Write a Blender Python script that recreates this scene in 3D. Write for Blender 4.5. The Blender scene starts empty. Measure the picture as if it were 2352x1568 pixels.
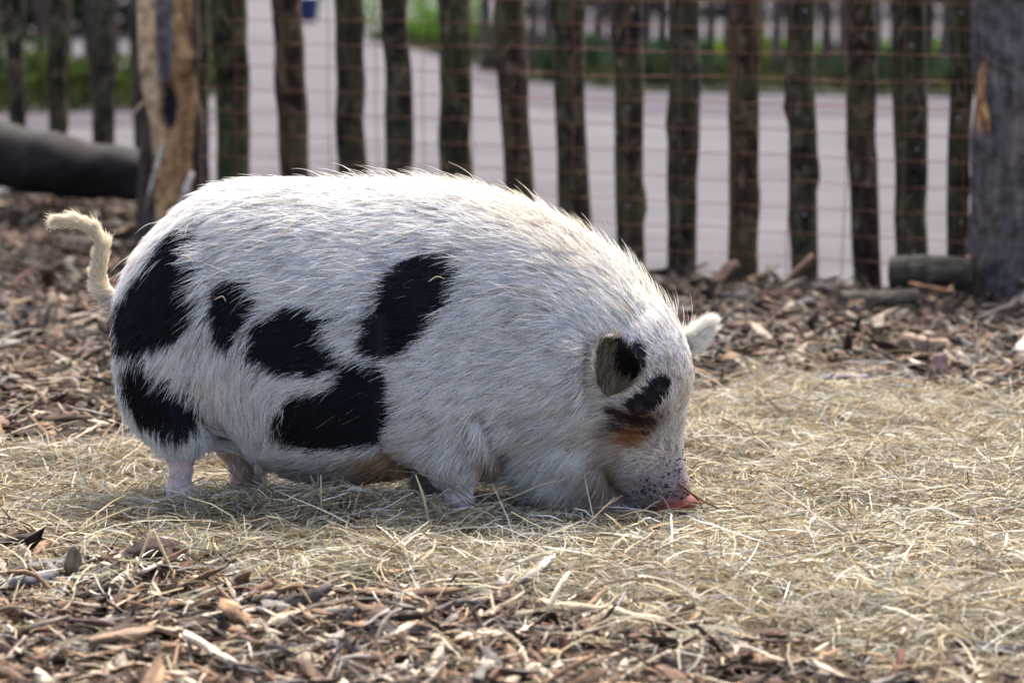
import bpy, math, random
import numpy as np

# ------------------------------------------------------------------ camera, sky, sun, exposure
scene = bpy.context.scene
CAM_H = 1.02
F = 6064.0                       # focal length in units of the 2352-wide picture
CX, CY = 1176.0, 784.0
PITCH = math.atan((CY + 92.0) / F)
cam_data = bpy.data.cameras.new('camera')
cam_data.sensor_width = 36.0
cam_data.lens = 36.0 * F / 2352.0
cam_data.clip_start = 0.1
cam_data.clip_end = 3000.0
cam_data.dof.use_dof = True
cam_data.dof.focus_distance = 4.80
cam_data.dof.aperture_fstop = 3.5
cam_data.dof.aperture_blades = 0
cam = bpy.data.objects.new('camera', cam_data)
cam.location = (0, 0, CAM_H)
cam.rotation_euler = (math.pi / 2 - PITCH, 0, 0)
scene.collection.objects.link(cam)
scene.camera = cam

SUN_EL, SUN_AZ = math.radians(60), math.radians(14)     # azimuth from +Y (behind the pig) towards +X
world = bpy.data.worlds.new('World')
scene.world = world
world.use_nodes = True
wn = world.node_tree
wn.nodes.clear()
sky = wn.nodes.new('ShaderNodeTexSky')
sky.sky_type = 'NISHITA'
sky.sun_disc = False
sky.sun_elevation = SUN_EL
sky.sun_rotation = SUN_AZ
sky.dust_density = 5.0
sky.air_density = 0.75
sky.ozone_density = 0.8
bg = wn.nodes.new('ShaderNodeBackground')
bg.inputs['Strength'].default_value = 0.15
wo = wn.nodes.new('ShaderNodeOutputWorld')
wn.links.new(sky.outputs[0], bg.inputs[0])
wn.links.new(bg.outputs[0], wo.inputs[0])
sun_data = bpy.data.lights.new('sun', 'SUN')
sun_data.energy = 2.0
sun_data.angle = math.radians(28)
sun_data.color = (1.0, 0.965, 0.91)
sun = bpy.data.objects.new('sun', sun_data)
sdir = np.array([math.sin(SUN_AZ) * math.cos(SUN_EL), math.cos(SUN_AZ) * math.cos(SUN_EL), math.sin(SUN_EL)])
from mathutils import Vector
sun.rotation_euler = Vector(sdir).to_track_quat('Z', 'Y').to_euler()
sun.location = (0, 30, 40)
scene.collection.objects.link(sun)
scene.view_settings.view_transform = 'Standard'
scene.view_settings.look = 'None'
scene.view_settings.gamma = 1.0
scene.view_settings.exposure = 1.92
scene.render.engine = 'CYCLES'
scene.cycles.use_denoising = True
scene.cycles.max_bounces = 8
scene.cycles.diffuse_bounces = 4
scene.cycles.transmission_bounces = 4
scene.cycles.transparent_max_bounces = 4
scene.cycles.sample_clamp_indirect = 6.0
scene.cycles_curves.shape = 'RIBBONS'
scene.cycles_curves.subdivisions = 2

rng = np.random.default_rng(7)
random.seed(7)

# ------------------------------------------------------------------ helpers
def ray(vx, vy):
    a = (np.asarray(vx, float) - CX) / F
    b = -(np.asarray(vy, float) - CY) / F
    c, s = math.cos(PITCH), math.sin(PITCH)
    return np.stack([a, c + b * s, -s + b * c], -1)

def at_depth(vx, vy, Y):
    d = ray(vx, vy)
    t = Y / d[..., 1]
    return np.array([0, 0, CAM_H]) + d * np.asarray(t)[..., None]

def on_ground(vx, vy, z=0.0):
    d = ray(vx, vy)
    t = (z - CAM_H) / d[..., 2]
    return np.array([0, 0, CAM_H]) + d * np.asarray(t)[..., None]

def project(p):
    p = np.asarray(p, float)
    x, y, z = p[..., 0], p[..., 1], p[..., 2] - CAM_H
    c, s = math.cos(PITCH), math.sin(PITCH)
    fw = y * c - z * s
    up = y * s + z * c
    return np.stack([CX + F * x / fw, CY - F * up / fw], -1), fw

def vnoise(p, seed=0, octaves=4):
    """cheap smooth 3-D noise, sums of rotated sines, about -1..1"""
    r = np.random.default_rng(seed)
    p = np.asarray(p, float)
    out = np.zeros(p.shape[:-1])
    amp = 1.0
    tot = 0.0
    fr = 1.0
    for o in range(octaves):
        for k in range(3):
            d = r.normal(size=p.shape[-1]); d /= np.linalg.norm(d)
            out += amp * np.sin((p @ d) * fr * 6.283 * r.uniform(.7, 1.3) + r.uniform(0, 6.28))
            tot += amp * 0.75
        amp *= 0.55
        fr *= 2.0
    return out / tot

def smooth(a, b, x):
    t = np.clip((x - a) / (b - a), 0, 1)
    return t * t * (3 - 2 * t)

def in_poly(px, py, poly):
    poly = np.asarray(poly, float)
    inside = np.zeros(px.shape, bool)
    j = len(poly) - 1
    for i in range(len(poly)):
        xi, yi = poly[i]; xj, yj = poly[j]
        c = ((yi > py) != (yj > py)) & (px < (xj - xi) * (py - yi) / (yj - yi + 1e-12) + xi)
        inside ^= c
        j = i
    return inside

def fill_mesh(name, verts, quads=None, tris=None, smooth_shade=False):
    me = bpy.data.meshes.new(name)
    verts = np.asarray(verts, np.float32)
    me.vertices.add(len(verts))
    me.vertices.foreach_set('co', verts.ravel())
    loops, starts, tot = [], [], 0
    parts = []
    if quads is not None and len(quads):
        q = np.asarray(quads, np.int32); parts.append((q, 4))
    if tris is not None and len(tris):
        q = np.asarray(tris, np.int32); parts.append((q, 3))
    nl = sum(q.size for q, n in parts)
    npoly = sum(len(q) for q, n in parts)
    me.loops.add(nl)
    me.polygons.add(npoly)
    li = np.concatenate([q.ravel() for q, n in parts]).astype(np.int32)
    st = []
    off = 0
    for q, n in parts:
        st.append(off + np.arange(len(q)) * n)
        off += q.size
    me.loops.foreach_set('vertex_index', li)
    me.polygons.foreach_set('loop_start', np.concatenate(st).astype(np.int32))
    if smooth_shade:
        me.polygons.foreach_set('use_smooth', np.ones(npoly, bool))
    me.update(calc_edges=True)
    return me

def point_color(me, name, cols):
    a = me.attributes.new(name, 'FLOAT_COLOR', 'POINT')
    c = np.ones((len(cols), 4), np.float32)
    c[:, :3] = cols
    a.data.foreach_set('color', c.ravel())

def point_vec(me, name, v):
    a = me.attributes.new(name, 'FLOAT_VECTOR', 'POINT')
    a.data.foreach_set('vector', np.asarray(v, np.float32).ravel())

def add(name, data, mat=None, parent=None):
    o = bpy.data.objects.new(name, data)
    scene.collection.objects.link(o)
    if mat is not None and data is not None:
        data.materials.append(mat)
    if parent is not None:
        o.parent = parent
    return o

def tag(o, label=None, cat=None, group=None, kind=None):
    if label: o['label'] = label
    if cat: o['category'] = cat
    if group: o['group'] = group
    if kind: o['kind'] = kind
    return o

def empty(name, loc=(0, 0, 0), rz=0.0):
    o = bpy.data.objects.new(name, None)
    o.location = loc
    o.rotation_euler = (0, 0, rz)
    o.empty_display_size = 0.1
    scene.collection.objects.link(o)
    return o

class Mat:
    """small node-building helper"""
    def __init__(self, name):
        self.m = bpy.data.materials.new(name)
        self.m.use_nodes = True
        self.t = self.m.node_tree
        self.t.nodes.clear()
        self.out = self.n('ShaderNodeOutputMaterial')
    def n(self, kind, **kw):
        nd = self.t.nodes.new(kind)
        for k, v in kw.items():
            if k in nd.inputs:
                nd.inputs[k].default_value = v
            else:
                setattr(nd, k, v)
        return nd
    def l(self, a, b):
        self.t.links.new(a, b)
    def attr(self, name):
        return self.n('ShaderNodeAttribute', attribute_name=name)
    def noise(self, vec, scale, detail=5, rough=.6, dist=0.0):
        nd = self.n('ShaderNodeTexNoise')
        nd.inputs['Scale'].default_value = scale
        nd.inputs['Detail'].default_value = detail
        nd.inputs['Roughness'].default_value = rough
        nd.inputs['Distortion'].default_value = dist
        if vec is not None: self.l(vec, nd.inputs['Vector'])
        return nd
    def mapping(self, vec, scale):
        mp = self.n('ShaderNodeMapping')
        mp.inputs['Scale'].default_value = scale
        self.l(vec, mp.inputs['Vector'])
        return mp.outputs[0]
    def ramp(self, fac, stops):
        r = self.n('ShaderNodeValToRGB')
        el = r.color_ramp.elements
        while len(el) < len(stops): el.new(0.5)
        for e, (p, c) in zip(el, stops):
            e.position = p
            e.color = (*c, 1.0) if len(c) == 3 else c
        self.l(fac, r.inputs[0])
        return r.outputs[0]
    def mix(self, fac, a, b, mode='MIX'):
        x = self.n('ShaderNodeMix', data_type='RGBA', blend_type=mode)
        for s, v in ((x.inputs[0], fac), (x.inputs[6], a), (x.inputs[7], b)):
            if hasattr(v, 'links'): self.l(v, s)
            elif isinstance(v, (int, float)): s.default_value = v
            else: s.default_value = (*v, 1.0)
        return x.outputs[2]
    def principled(self, color, rough=.8, spec=.3, bump=None, bump_d=.002, bump_s=.6, **kw):
        p = self.n('ShaderNodeBsdfPrincipled')
        if hasattr(color, 'links'): self.l(color, p.inputs['Base Color'])
        else: p.inputs['Base Color'].default_value = (*color, 1)
        p.inputs['Roughness'].default_value = rough
        p.inputs['Specular IOR Level'].default_value = spec
        if bump is not None:
            b = self.n('ShaderNodeBump')
            b.inputs['Distance'].default_value = bump_d
            b.inputs['Strength'].default_value = bump_s
            self.l(bump, b.inputs['Height'])
            self.l(b.outputs[0], p.inputs['Normal'])
        return p
    def done(self, shader):
        self.l(shader, self.out.inputs['Surface'])
        return self.m

# ------------------------------------------------------------------ materials
def m_soil():
    M = Mat('soil')
    g = M.n('ShaderNodeNewGeometry').outputs['Position']
    n1 = M.noise(g, 9, 8, .7); n2 = M.noise(g, 90, 5, .7)
    c = M.ramp(n1.outputs[0], [(.3, (.018, .011, .008)), (.55, (.042, .028, .02)), (.75, (.075, .052, .038))])
    c = M.mix(.5, c, M.ramp(n2.outputs[0], [(.35, (.015, .01, .008)), (.7, (.09, .07, .05))]))
    return M.done(M.principled(c, .95, .1, n2.outputs[0], .01).outputs[0])

def m_path():
    M = Mat('path_gravel')
    g = M.n('ShaderNodeNewGeometry').outputs['Position']
    n1 = M.noise(M.mapping(g, (.5, 1.0, 1)), 1.3, 6, .6); n2 = M.noise(g, 60, 4, .7)
    c = M.ramp(n1.outputs[0], [(.3, (.030, .026, .029)), (.5, (.047, .041, .045)), (.72, (.075, .068, .071))])
    c = M.mix(.25, c, M.ramp(n2.outputs[0], [(.3, (.03, .027, .028)), (.7, (.085, .077, .077))]))
    return M.done(M.principled(c, .9, .2, n2.outputs[0], .004).outputs[0])

def m_edge_strip():
    M = Mat('path_edge_strip')
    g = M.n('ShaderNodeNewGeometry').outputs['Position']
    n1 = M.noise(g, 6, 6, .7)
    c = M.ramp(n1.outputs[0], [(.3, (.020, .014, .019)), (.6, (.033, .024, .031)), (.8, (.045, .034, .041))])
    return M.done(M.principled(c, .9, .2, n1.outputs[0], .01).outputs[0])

def m_ground():
    M = Mat('ground')
    g = M.n('ShaderNodeNewGeometry').outputs['Position']
    n1 = M.noise(g, .6, 6, .7)
    c = M.ramp(n1.outputs[0], [(.3, (.018, .018, .012)), (.55, (.036, .032, .024)), (.75, (.06, .05, .04))])
    return M.done(M.principled(c, .95, .1, n1.outputs[0], .02).outputs[0])

def m_leaf(name, cols, translucent=.35):
    M = Mat(name)
    a = M.attr('tint')
    d = M.n('ShaderNodeBsdfDiffuse'); t = M.n('ShaderNodeBsdfTranslucent')
    g = M.n('ShaderNodeNewGeometry').outputs['Position']
    n1 = M.noise(g, 3, 3, .6)
    c = M.mix(1.0, a.outputs['Color'], M.ramp(n1.outputs[0], [(.3, cols[0]), (.7, cols[1])]), 'MULTIPLY')
    M.l(c, d.inputs[0]); M.l(c, t.inputs[0])
    mx = M.n('ShaderNodeMixShader'); mx.inputs[0].default_value = translucent
    M.l(d.outputs[0], mx.inputs[1]); M.l(t.outputs[0], mx.inputs[2])
    return M.done(mx.outputs[0])

def m_bark():
    """picket bark: dark brown-olive, streaked along the length; 'lc' holds coordinates along the pole"""
    M = Mat('picket_bark')
    lc = M.attr('lc').outputs['Vector']
    oi = M.n('ShaderNodeObjectInfo')
    off = M.n('ShaderNodeVectorMath', operation='ADD')
    M.l(lc, off.inputs[0])
    sc = M.n('ShaderNodeVectorMath', operation='SCALE'); sc.inputs['Scale'].default_value = 40
    cmb = M.n('ShaderNodeCombineXYZ')
    M.l(oi.outputs['Random'], cmb.inputs[0]); M.l(oi.outputs['Random'], cmb.inputs[2])
    M.l(cmb.outputs[0], sc.inputs[0]); M.l(sc.outputs[0], off.inputs[1])
    v = off.outputs[0]
    n1 = M.noise(M.mapping(v, (20, 20, 12)), 1, 6, .62, 1.2)
    n2 = M.noise(M.mapping(v, (70, 70, 9)), 1, 5, .7, .8)
    n3 = M.noise(M.mapping(v, (7, 7, 5)), 1, 4, .6)
    c = M.ramp(n1.outputs[0], [(.32, (.004, .003, .002)), (.44, (.019, .014, .009)), (.55, (.056, .043, .028)), (.68, (.16, .13, .095))])
    c = M.mix(M.ramp(n3.outputs[0], [(.45, (0, 0, 0)), (.68, (.55, .55, .55))]), c, (.085, .092, .042))
    rust = M.ramp(oi.outputs['Random'], [(0, (1.25, .95, .82)), (.5, (1, 1, .9)), (1, (1.0, 1.05, .78))])
    c = M.mix(1.0, c, rust, 'MULTIPLY')
    c = M.mix(.45, c, M.ramp(n2.outputs[0], [(.3, (.3, .3, .3)), (.65, (1.3, 1.3, 1.3))]), 'MULTIPLY')
    return M.done(M.principled(c, .9, .2, n2.outputs[0], .006, .9).outputs[0])

def m_farwood():
    M = Mat('far_picket_wood')
    lc = M.attr('lc').outputs['Vector']
    oi = M.n('ShaderNodeObjectInfo')
    n1 = M.noise(M.mapping(lc, (20, 20, 4)), 1, 5, .65, .6)
    c = M.ramp(n1.outputs[0], [(.3, (.05, .036, .032)), (.55, (.095, .07, .06)), (.75, (.16, .125, .105))])
    c = M.mix(1.0, c, M.ramp(oi.outputs['Random'], [(0, (.6, .55, .5)), (1, (1.3, 1.2, 1.15))]), 'MULTIPLY')
    return M.done(M.principled(c, .9, .2, n1.outputs[0], .006).outputs[0])

def m_colwood(name, grain=(120, 120, 12), strength=.55, rough=.85, trans=0.0):
    """wood whose albedo comes from the 'tint' attribute, with fibre grain along local x/z of 'lc'"""
    M = Mat(name)
    lc = M.attr('lc').outputs['Vector']
    n1 = M.noise(M.mapping(lc, grain), 1, 6, .7, .4)
    n2 = M.noise(lc, 25, 4, .6)
    c = M.mix(strength, M.attr('tint').outputs['Color'], M.ramp(n1.outputs[0], [(.30, (.18, .15, .13)), (.48, (.85, .82, .8)), (.70, (1.6, 1.6, 1.6))]), 'MULTIPLY')
    c = M.mix(.8, c, M.ramp(n2.outputs[0], [(.36, (.32, .26, .23)), (.6, (1.25, 1.25, 1.25))]), 'MULTIPLY')
    return M.done(M.principled(c, rough, .25, n1.outputs[0], .0015, .7).outputs[0])

def m_chip_obj():
    """the same wood for single chips: their colour sits on the object"""
    M = Mat('chip_wood')
    lc = M.attr('lc').outputs['Vector']
    oi = M.n('ShaderNodeObjectInfo')
    n1 = M.noise(M.mapping(lc, (18, 190, 190)), 1, 6, .75, .6)
    n2 = M.noise(lc, 45, 5, .65)
    c = M.mix(.8, oi.outputs['Color'], M.ramp(n1.outputs[0], [(.30, (.18, .15, .13)), (.48, (.85, .82, .8)), (.70, (1.6, 1.6, 1.6))]), 'MULTIPLY')
    c = M.mix(.8, c, M.ramp(n2.outputs[0], [(.36, (.32, .26, .23)), (.6, (1.25, 1.25, 1.25))]), 'MULTIPLY')
    return M.done(M.principled(c, .85, .25, n1.outputs[0], .0015, .7).outputs[0])

def m_plain(name, col, rough=.7, spec=.3, nscale=40, var=.4, bump=.001):
    M = Mat(name)
    tc = M.n('ShaderNodeTexCoord').outputs['Object']
    n1 = M.noise(tc, nscale, 5, .65)
    lo = tuple(x * (1 - var) for x in col); hi = tuple(min(1, x * (1 + var)) for x in col)
    c = M.ramp(n1.outputs[0], [(.3, lo), (.7, hi)])
    return M.done(M.principled(c, rough, spec, n1.outputs[0], bump).outputs[0])

def m_hay():
    M = Mat('hay')
    c = M.attr('tint').outputs['Color']
    d = M.n('ShaderNodeBsdfDiffuse'); t = M.n('ShaderNodeBsdfTranslucent'); g = M.n('ShaderNodeBsdfGlossy')
    g.inputs['Roughness'].default_value = .45
    g.inputs['Color'].default_value = (.8, .8, .8, 1)
    M.l(c, d.inputs[0]); M.l(c, t.inputs[0])
    m1 = M.n('ShaderNodeMixShader'); m1.inputs[0].default_value = .25
    M.l(d.outputs[0], m1.inputs[1]); M.l(t.outputs[0], m1.inputs[2])
    m2 = M.n('ShaderNodeMixShader'); m2.inputs[0].default_value = .02
    M.l(m1.outputs[0], m2.inputs[1]); M.l(g.outputs[0], m2.inputs[2])
    return M.done(m2.outputs[0])

def m_fur():
    M = Mat('fur')
    c = M.attr('hair_color').outputs['Color']
    d = M.n('ShaderNodeBsdfDiffuse'); t = M.n('ShaderNodeBsdfTranslucent'); g = M.n('ShaderNodeBsdfGlossy')
    g.inputs['Roughness'].default_value = .35
    g.inputs['Color'].default_value = (.8, .85, 1, 1)
    M.l(c, d.inputs[0]); M.l(c, t.inputs[0])
    m1 = M.n('ShaderNodeMixShader'); m1.inputs[0].default_value = .32
    M.l(d.outputs[0], m1.inputs[1]); M.l(t.outputs[0], m1.inputs[2])
    m2 = M.n('ShaderNodeMixShader'); m2.inputs[0].default_value = .018
    M.l(m1.outputs[0], m2.inputs[1]); M.l(g.outputs[0], m2.inputs[2])
    return M.done(m2.outputs[0])

def m_skin():
    M = Mat('pig_skin')
    c = M.attr('tint').outputs['Color']
    tc = M.n('ShaderNodeTexCoord').outputs['Object']
    n1 = M.noise(tc, 130, 5, .7); n2 = M.noise(tc, 30, 4, .6)
    c = M.mix(.6, c, M.ramp(n2.outputs[0], [(.3, (.65, .6, .6)), (.7, (1.2, 1.2, 1.2))]), 'MULTIPLY')
    p = M.principled(c, .6, .3, n1.outputs[0], .003, .7)
    p.inputs['Subsurface Weight'].default_value = .15
    p.inputs['Subsurface Radius'].default_value = (.01, .004, .002)
    p.inputs['Subsurface Scale'].default_value = .6
    return M.done(p.outputs[0])

MAT_SOIL, MAT_PATH, MAT_EDGE, MAT_GROUND = m_soil(), m_path(), m_edge_strip(), m_ground()
MAT_BARK = m_bark()
MAT_FARWOOD = m_farwood()
MAT_CHIPS = m_colwood('chip_bed_wood', (18, 190, 190), .8)
MAT_CHIP = m_chip_obj()
MAT_POST = m_colwood('post_wood', (45, 45, 4.5), .6)
MAT_LOG = m_colwood('log_bark', (14, 40, 40), .9)
MAT_HAY, MAT_FUR, MAT_SKIN = m_hay(), m_fur(), m_skin()
MAT_WIRE = m_plain('rusty_wire', (.21, .082, .042), .8, .3, 60, .5)
MAT_STAPLE = m_plain('staple_steel', (.30, .30, .33), .4, .6, 60, .3)

# ------------------------------------------------------------------ the setting
FA, FB = np.array([1.44, 8.12]), np.array([-1.24, 9.62])      # fence line, right post to left post
def fence_y(x):
    x = np.asarray(x, float)
    y = FA[1] + (FA[0] - x) * (FB[1] - FA[1]) / (FA[0] - FB[0])
    y = np.where(x < FB[0], FB[1] + smooth(0, .3, FB[0] - x) * (11.45 - FB[1]), y)
    return y

def gz(x, y):
    """height of the soil inside the pen"""
    x = np.asarray(x, float); y = np.asarray(y, float)
    p = np.stack([x, y], -1)
    z = .010 * vnoise(p * 1.3, 3, 3) + .006 * vnoise(p * 5, 4, 2)
    d = fence_y(x) - y
    heap = np.exp(-(np.clip(d, 0, 9) / .55) ** 2) * (-.012 + .034 * vnoise(p * 1.7, 9, 2))
    heap = heap * smooth(-1.5, -1.15, x)
    left = 0.0
    z = z + heap * smooth(-.2, .5, d + .2) + left
    m = smooth(1.25, .8, np.sqrt(((x + .24) / .85) ** 2 + ((y - 4.83) / .42) ** 2))
    z = z * (1 - m) - .008 * m
    return z * smooth(-.25, -.02, d) - .075 * (1 - smooth(-.25, -.05, d))

def grid_mesh(name, xs, ys, zf):
    X, Y = np.meshgrid(xs, ys, indexing='ij')
    Z = zf(X, Y)
    v = np.stack([X, Y, Z], -1).reshape(-1, 3)
    nx, ny = len(xs), len(ys)
    i = (np.arange(nx - 1)[:, None] * ny + np.arange(ny - 1)[None, :]).ravel()
    q = np.stack([i, i + ny, i + ny + 1, i + 1], -1)
    return fill_mesh(name, v, q, smooth_shade=True)

gx = np.concatenate([-np.geomspace(1500, 20, 12), np.linspace(-15, 15, 13), np.geomspace(20, 1500, 12)])
gy = np.concatenate([[-1500, -400, -100, -30], np.linspace(-10, 60, 15), np.geomspace(80, 1500, 10)])
tag(add('ground', grid_mesh('ground', gx, gy, lambda x, y: np.full(x.shape, -.11)), MAT_GROUND), kind='structure')
tag(add('pen_floor', grid_mesh('pen_floor', np.linspace(-4.2, 3.4, 153), np.linspace(1.5, 12.2, 215), gz), MAT_SOIL),
    kind='structure')
tag(add('path', grid_mesh('path', np.linspace(-40, 40, 9), np.linspace(7.4, 75, 9), lambda x, y: np.full(x.shape, -.055)), MAT_PATH),
    kind='structure')

def prism_sheet(name, poly, z0, z1, mat):
    """a flat slab with sides from an outline (x, y)"""
    n = len(poly)
    v = [(x, y, z1) for x, y in poly] + [(x, y, z0) for x, y in poly]
    me = bpy.data.meshes.new(name)
    me.from_pydata(v, [], [list(range(n))] + [[i, i + n, (i + 1) % n + n, (i + 1) % n] for i in range(n)])
    me.update()
    return tag(add(name, me, mat), kind='structure')

VERGE_R = [(-2.0, 36.5), (-1.0, 31), (.14, 23.6), (1.1, 21.7), (4.2, 20.6), (12, 19.6), (12, 30.0), (3.0, 31.0), (.9, 33.5), (-1.2, 46)]
VERGE_L = [(-12, 17.6), (-3.6, 18.6), (-2.45, 19.0), (-2.35, 21.5), (-2.6, 25), (-12, 25)]
prism_sheet('grass_verge', VERGE_R, -.08, -.035, MAT_GROUND)
prism_sheet('grass_verge', VERGE_L, -.08, -.035, MAT_GROUND)
EDGE_R = [(-.1, 24.8), (.08, 23.2), (1.0, 21.3), (4.2, 20.2), (12, 19.2), (12, 16.9), (4.0, 17.9), (.9, 18.6), (.2, 19.4), (-.5, 24.8)]  # darker purple-brown strips along the far side of the path
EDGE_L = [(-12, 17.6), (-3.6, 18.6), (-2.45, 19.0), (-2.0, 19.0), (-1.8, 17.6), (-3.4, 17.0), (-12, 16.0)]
prism_sheet('path_edge_strip', EDGE_R, -.07, -.049, MAT_EDGE)
prism_sheet('path_edge_strip', EDGE_L, -.07, -.049, MAT_EDGE)

# ---- grass on the verges
def blades(poly, n, hmin, hmax, seed, wid=.012, z0=-.04):
    r = np.random.default_rng(seed)
    poly = np.asarray(poly)
    lo, hi = poly.min(0), poly.max(0)
    p = r.uniform(lo, hi, size=(n * 3, 2))
    p = p[in_poly(p[:, 0], p[:, 1], poly)][:n]
    n = len(p)
    h = r.uniform(hmin, hmax, n) * (1 + .6 * vnoise(p * .6, seed, 2))
    a = r.uniform(0, 6.283, n); w = wid * r.uniform(.6, 1.5, n)
    lean = r.uniform(.1, .7, n) * h; b = r.uniform(0, 6.283, n)
    base = np.column_stack([p, np.full(n, z0)])
    dx = np.column_stack([np.cos(a) * w, np.sin(a) * w, np.zeros(n)])
    tip = base + np.column_stack([np.cos(b) * lean, np.sin(b) * lean, h])
    mid = base + np.column_stack([np.cos(b) * lean * .3, np.sin(b) * lean * .3, h * .55])
    v = np.stack([base - dx, base + dx, mid + dx * .8, mid - dx * .8, tip], 1).reshape(-1, 3)
    i = np.arange(n)[:, None] * 5
    col = np.array([.020, .029, .014]) * r.uniform(.6, 1.5, (n, 1)) + np.array([.035, .024, .012]) * r.uniform(0, 1, (n, 1)) ** 2
    return v, i + np.array([0, 1, 2, 3]), i + np.array([3, 2, 4]), np.repeat(col, 5, 0)
MAT_GRASS = m_leaf('grass_blades', [(.7, .7, .6), (1.4, 1.3, 1.1)], .4)
for poly, n, seed in ((VERGE_R, 26000, 21), (VERGE_L, 16000, 22)):
    v, q, t, c = blades(poly, n, .05, .16, seed)
    me = fill_mesh('grass', v, q, t); point_color(me, 'tint', c)
    tag(add('grass', me, MAT_GRASS), 'short green grass on the verge beside the path', 'grass', kind='stuff')

# ---- weeds: leafy clumps on the verges
def leaf_clump(n, rad, h, leaf, seed, base_col):
    r = np.random.default_rng(seed)
    u = r.normal(size=(n, 3)); u /= np.linalg.norm(u, axis=1)[:, None]
    rr = r.uniform(.35, 1, n) ** .6
    c = u * rr[:, None] * np.array([rad, rad, h / 2]) * (1 + .3 * vnoise(u * 1.5, seed, 2))[:, None] + np.array([0, 0, h * .5])
    a = r.normal(size=(n, 3)); a /= np.linalg.norm(a, axis=1)[:, None]
    b = np.cross(a, r.normal(size=(n, 3))); b /= np.linalg.norm(b, axis=1)[:, None]
    s = leaf * r.uniform(.6, 1.4, (n, 1))
    v = np.stack([c - a * s, c - b * s * .4, c + a * s, c + b * s * .4], 1).reshape(-1, 3)
    v[:, 2] = np.maximum(v[:, 2], .01)
    q = np.arange(n)[:, None] * 4 + np.arange(4)
    col = np.asarray(base_col) * r.uniform(.5, 1.6, (n, 1))
    return v, q, np.repeat(col, 4, 0)
MAT_WEED = m_leaf('weed_leaves', [(.7, .75, .6), (1.3, 1.3, 1.0)], .4)
MAT_STEM = m_plain('stem', (.08, .09, .035), .8)
def stem_mesh(name, h, r0, lean=.1, sides=6, n=6):
    v, q = [], []
    for k in range(n):
        t = k / (n - 1)
        for s in range(sides):
            an = 6.283 * s / sides
            rr = r0 * (1 - .7 * t)
            v.append((math.cos(an) * rr + lean * t * t, math.sin(an) * rr, h * t))
    for k in range(n - 1):
        for s in range(sides):
            q.append((k * sides + s, k * sides + (s + 1) % sides, (k + 1) * sides + (s + 1) % sides, (k + 1) * sides + s))
    return fill_mesh(name, v, q, smooth_shade=True)
weeds = [(-2.62, 20.3, .34, .55, (.10, .115, .02), 'yellow-green leafy weed on the left verge before the far fence'),
         (-2.75, 21.2, .22, .95, (.13, .13, .03), 'tall yellow-tipped weed on the left verge, highest there'),
         (-3.1, 19.6, .4, .35, (.05, .07, .02), 'low dark green weed at the front of the left verge'),
         (-3.9, 20.2, .45, .5, (.045, .065, .022), 'bushy green weed at the far left end of the left verge'),
         (.55, 23.7, .32, .42, (.030, .055, .032), 'blue-green leafy weed nearest the bend of the path'),
         (1.35, 22.6, .45, .42, (.030, .05, .032), 'dark green weed at the middle of the right verge'),
         (1.95, 22.2, .16, .62, (.09, .10, .02), 'slim yellow-green weed standing behind the middle pickets'),
         (3.1, 21.9, .5, .36, (.032, .055, .036), 'wide low green weed behind the right-hand pickets'),
         (4.0, 22.0, .45, .38, (.030, .055, .032), 'green weed on the verge beside the big grey post'),
         (-1.55, 35.5, .6, .75, (.06, .13, .02), 'bright green bush at the corner of the branching path'),
         (-.75, 33.0, .6, .7, (.065, .14, .025), 'bright green bush right of the branching path'),
         (2.6, 28.5, .7, .24, (.12, .22, .02), 'sunlit lime green clump behind the far fence'),  # sunshine is painted into the lime leaf colour of these clumps
         (4.6, 28.3, .8, .24, (.11, .21, .02), 'sunlit lime green clump behind the far fence, rightmost')]
for k, (x, y, rad, h, col, lab) in enumerate(weeds):
    root = tag(empty('weed_plant', (x, y, -.036)), lab, 'weed', 'weeds on the verges')
    v, q, c = leaf_clump(420, rad, h, .055, 100 + k, np.array(col) * (.9 if 'lime' in lab or 'bright' in lab else .7))
    me = fill_mesh('leaves', v, q); point_color(me, 'tint', c)
    add('leaves', me, MAT_WEED, root)
    for s in range(3):
        st = add('stem', stem_mesh('stem', h * .8, .01, rng.uniform(-.1, .1)), MAT_STEM, root)
        st.rotation_euler.z = s * 2.1

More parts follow.
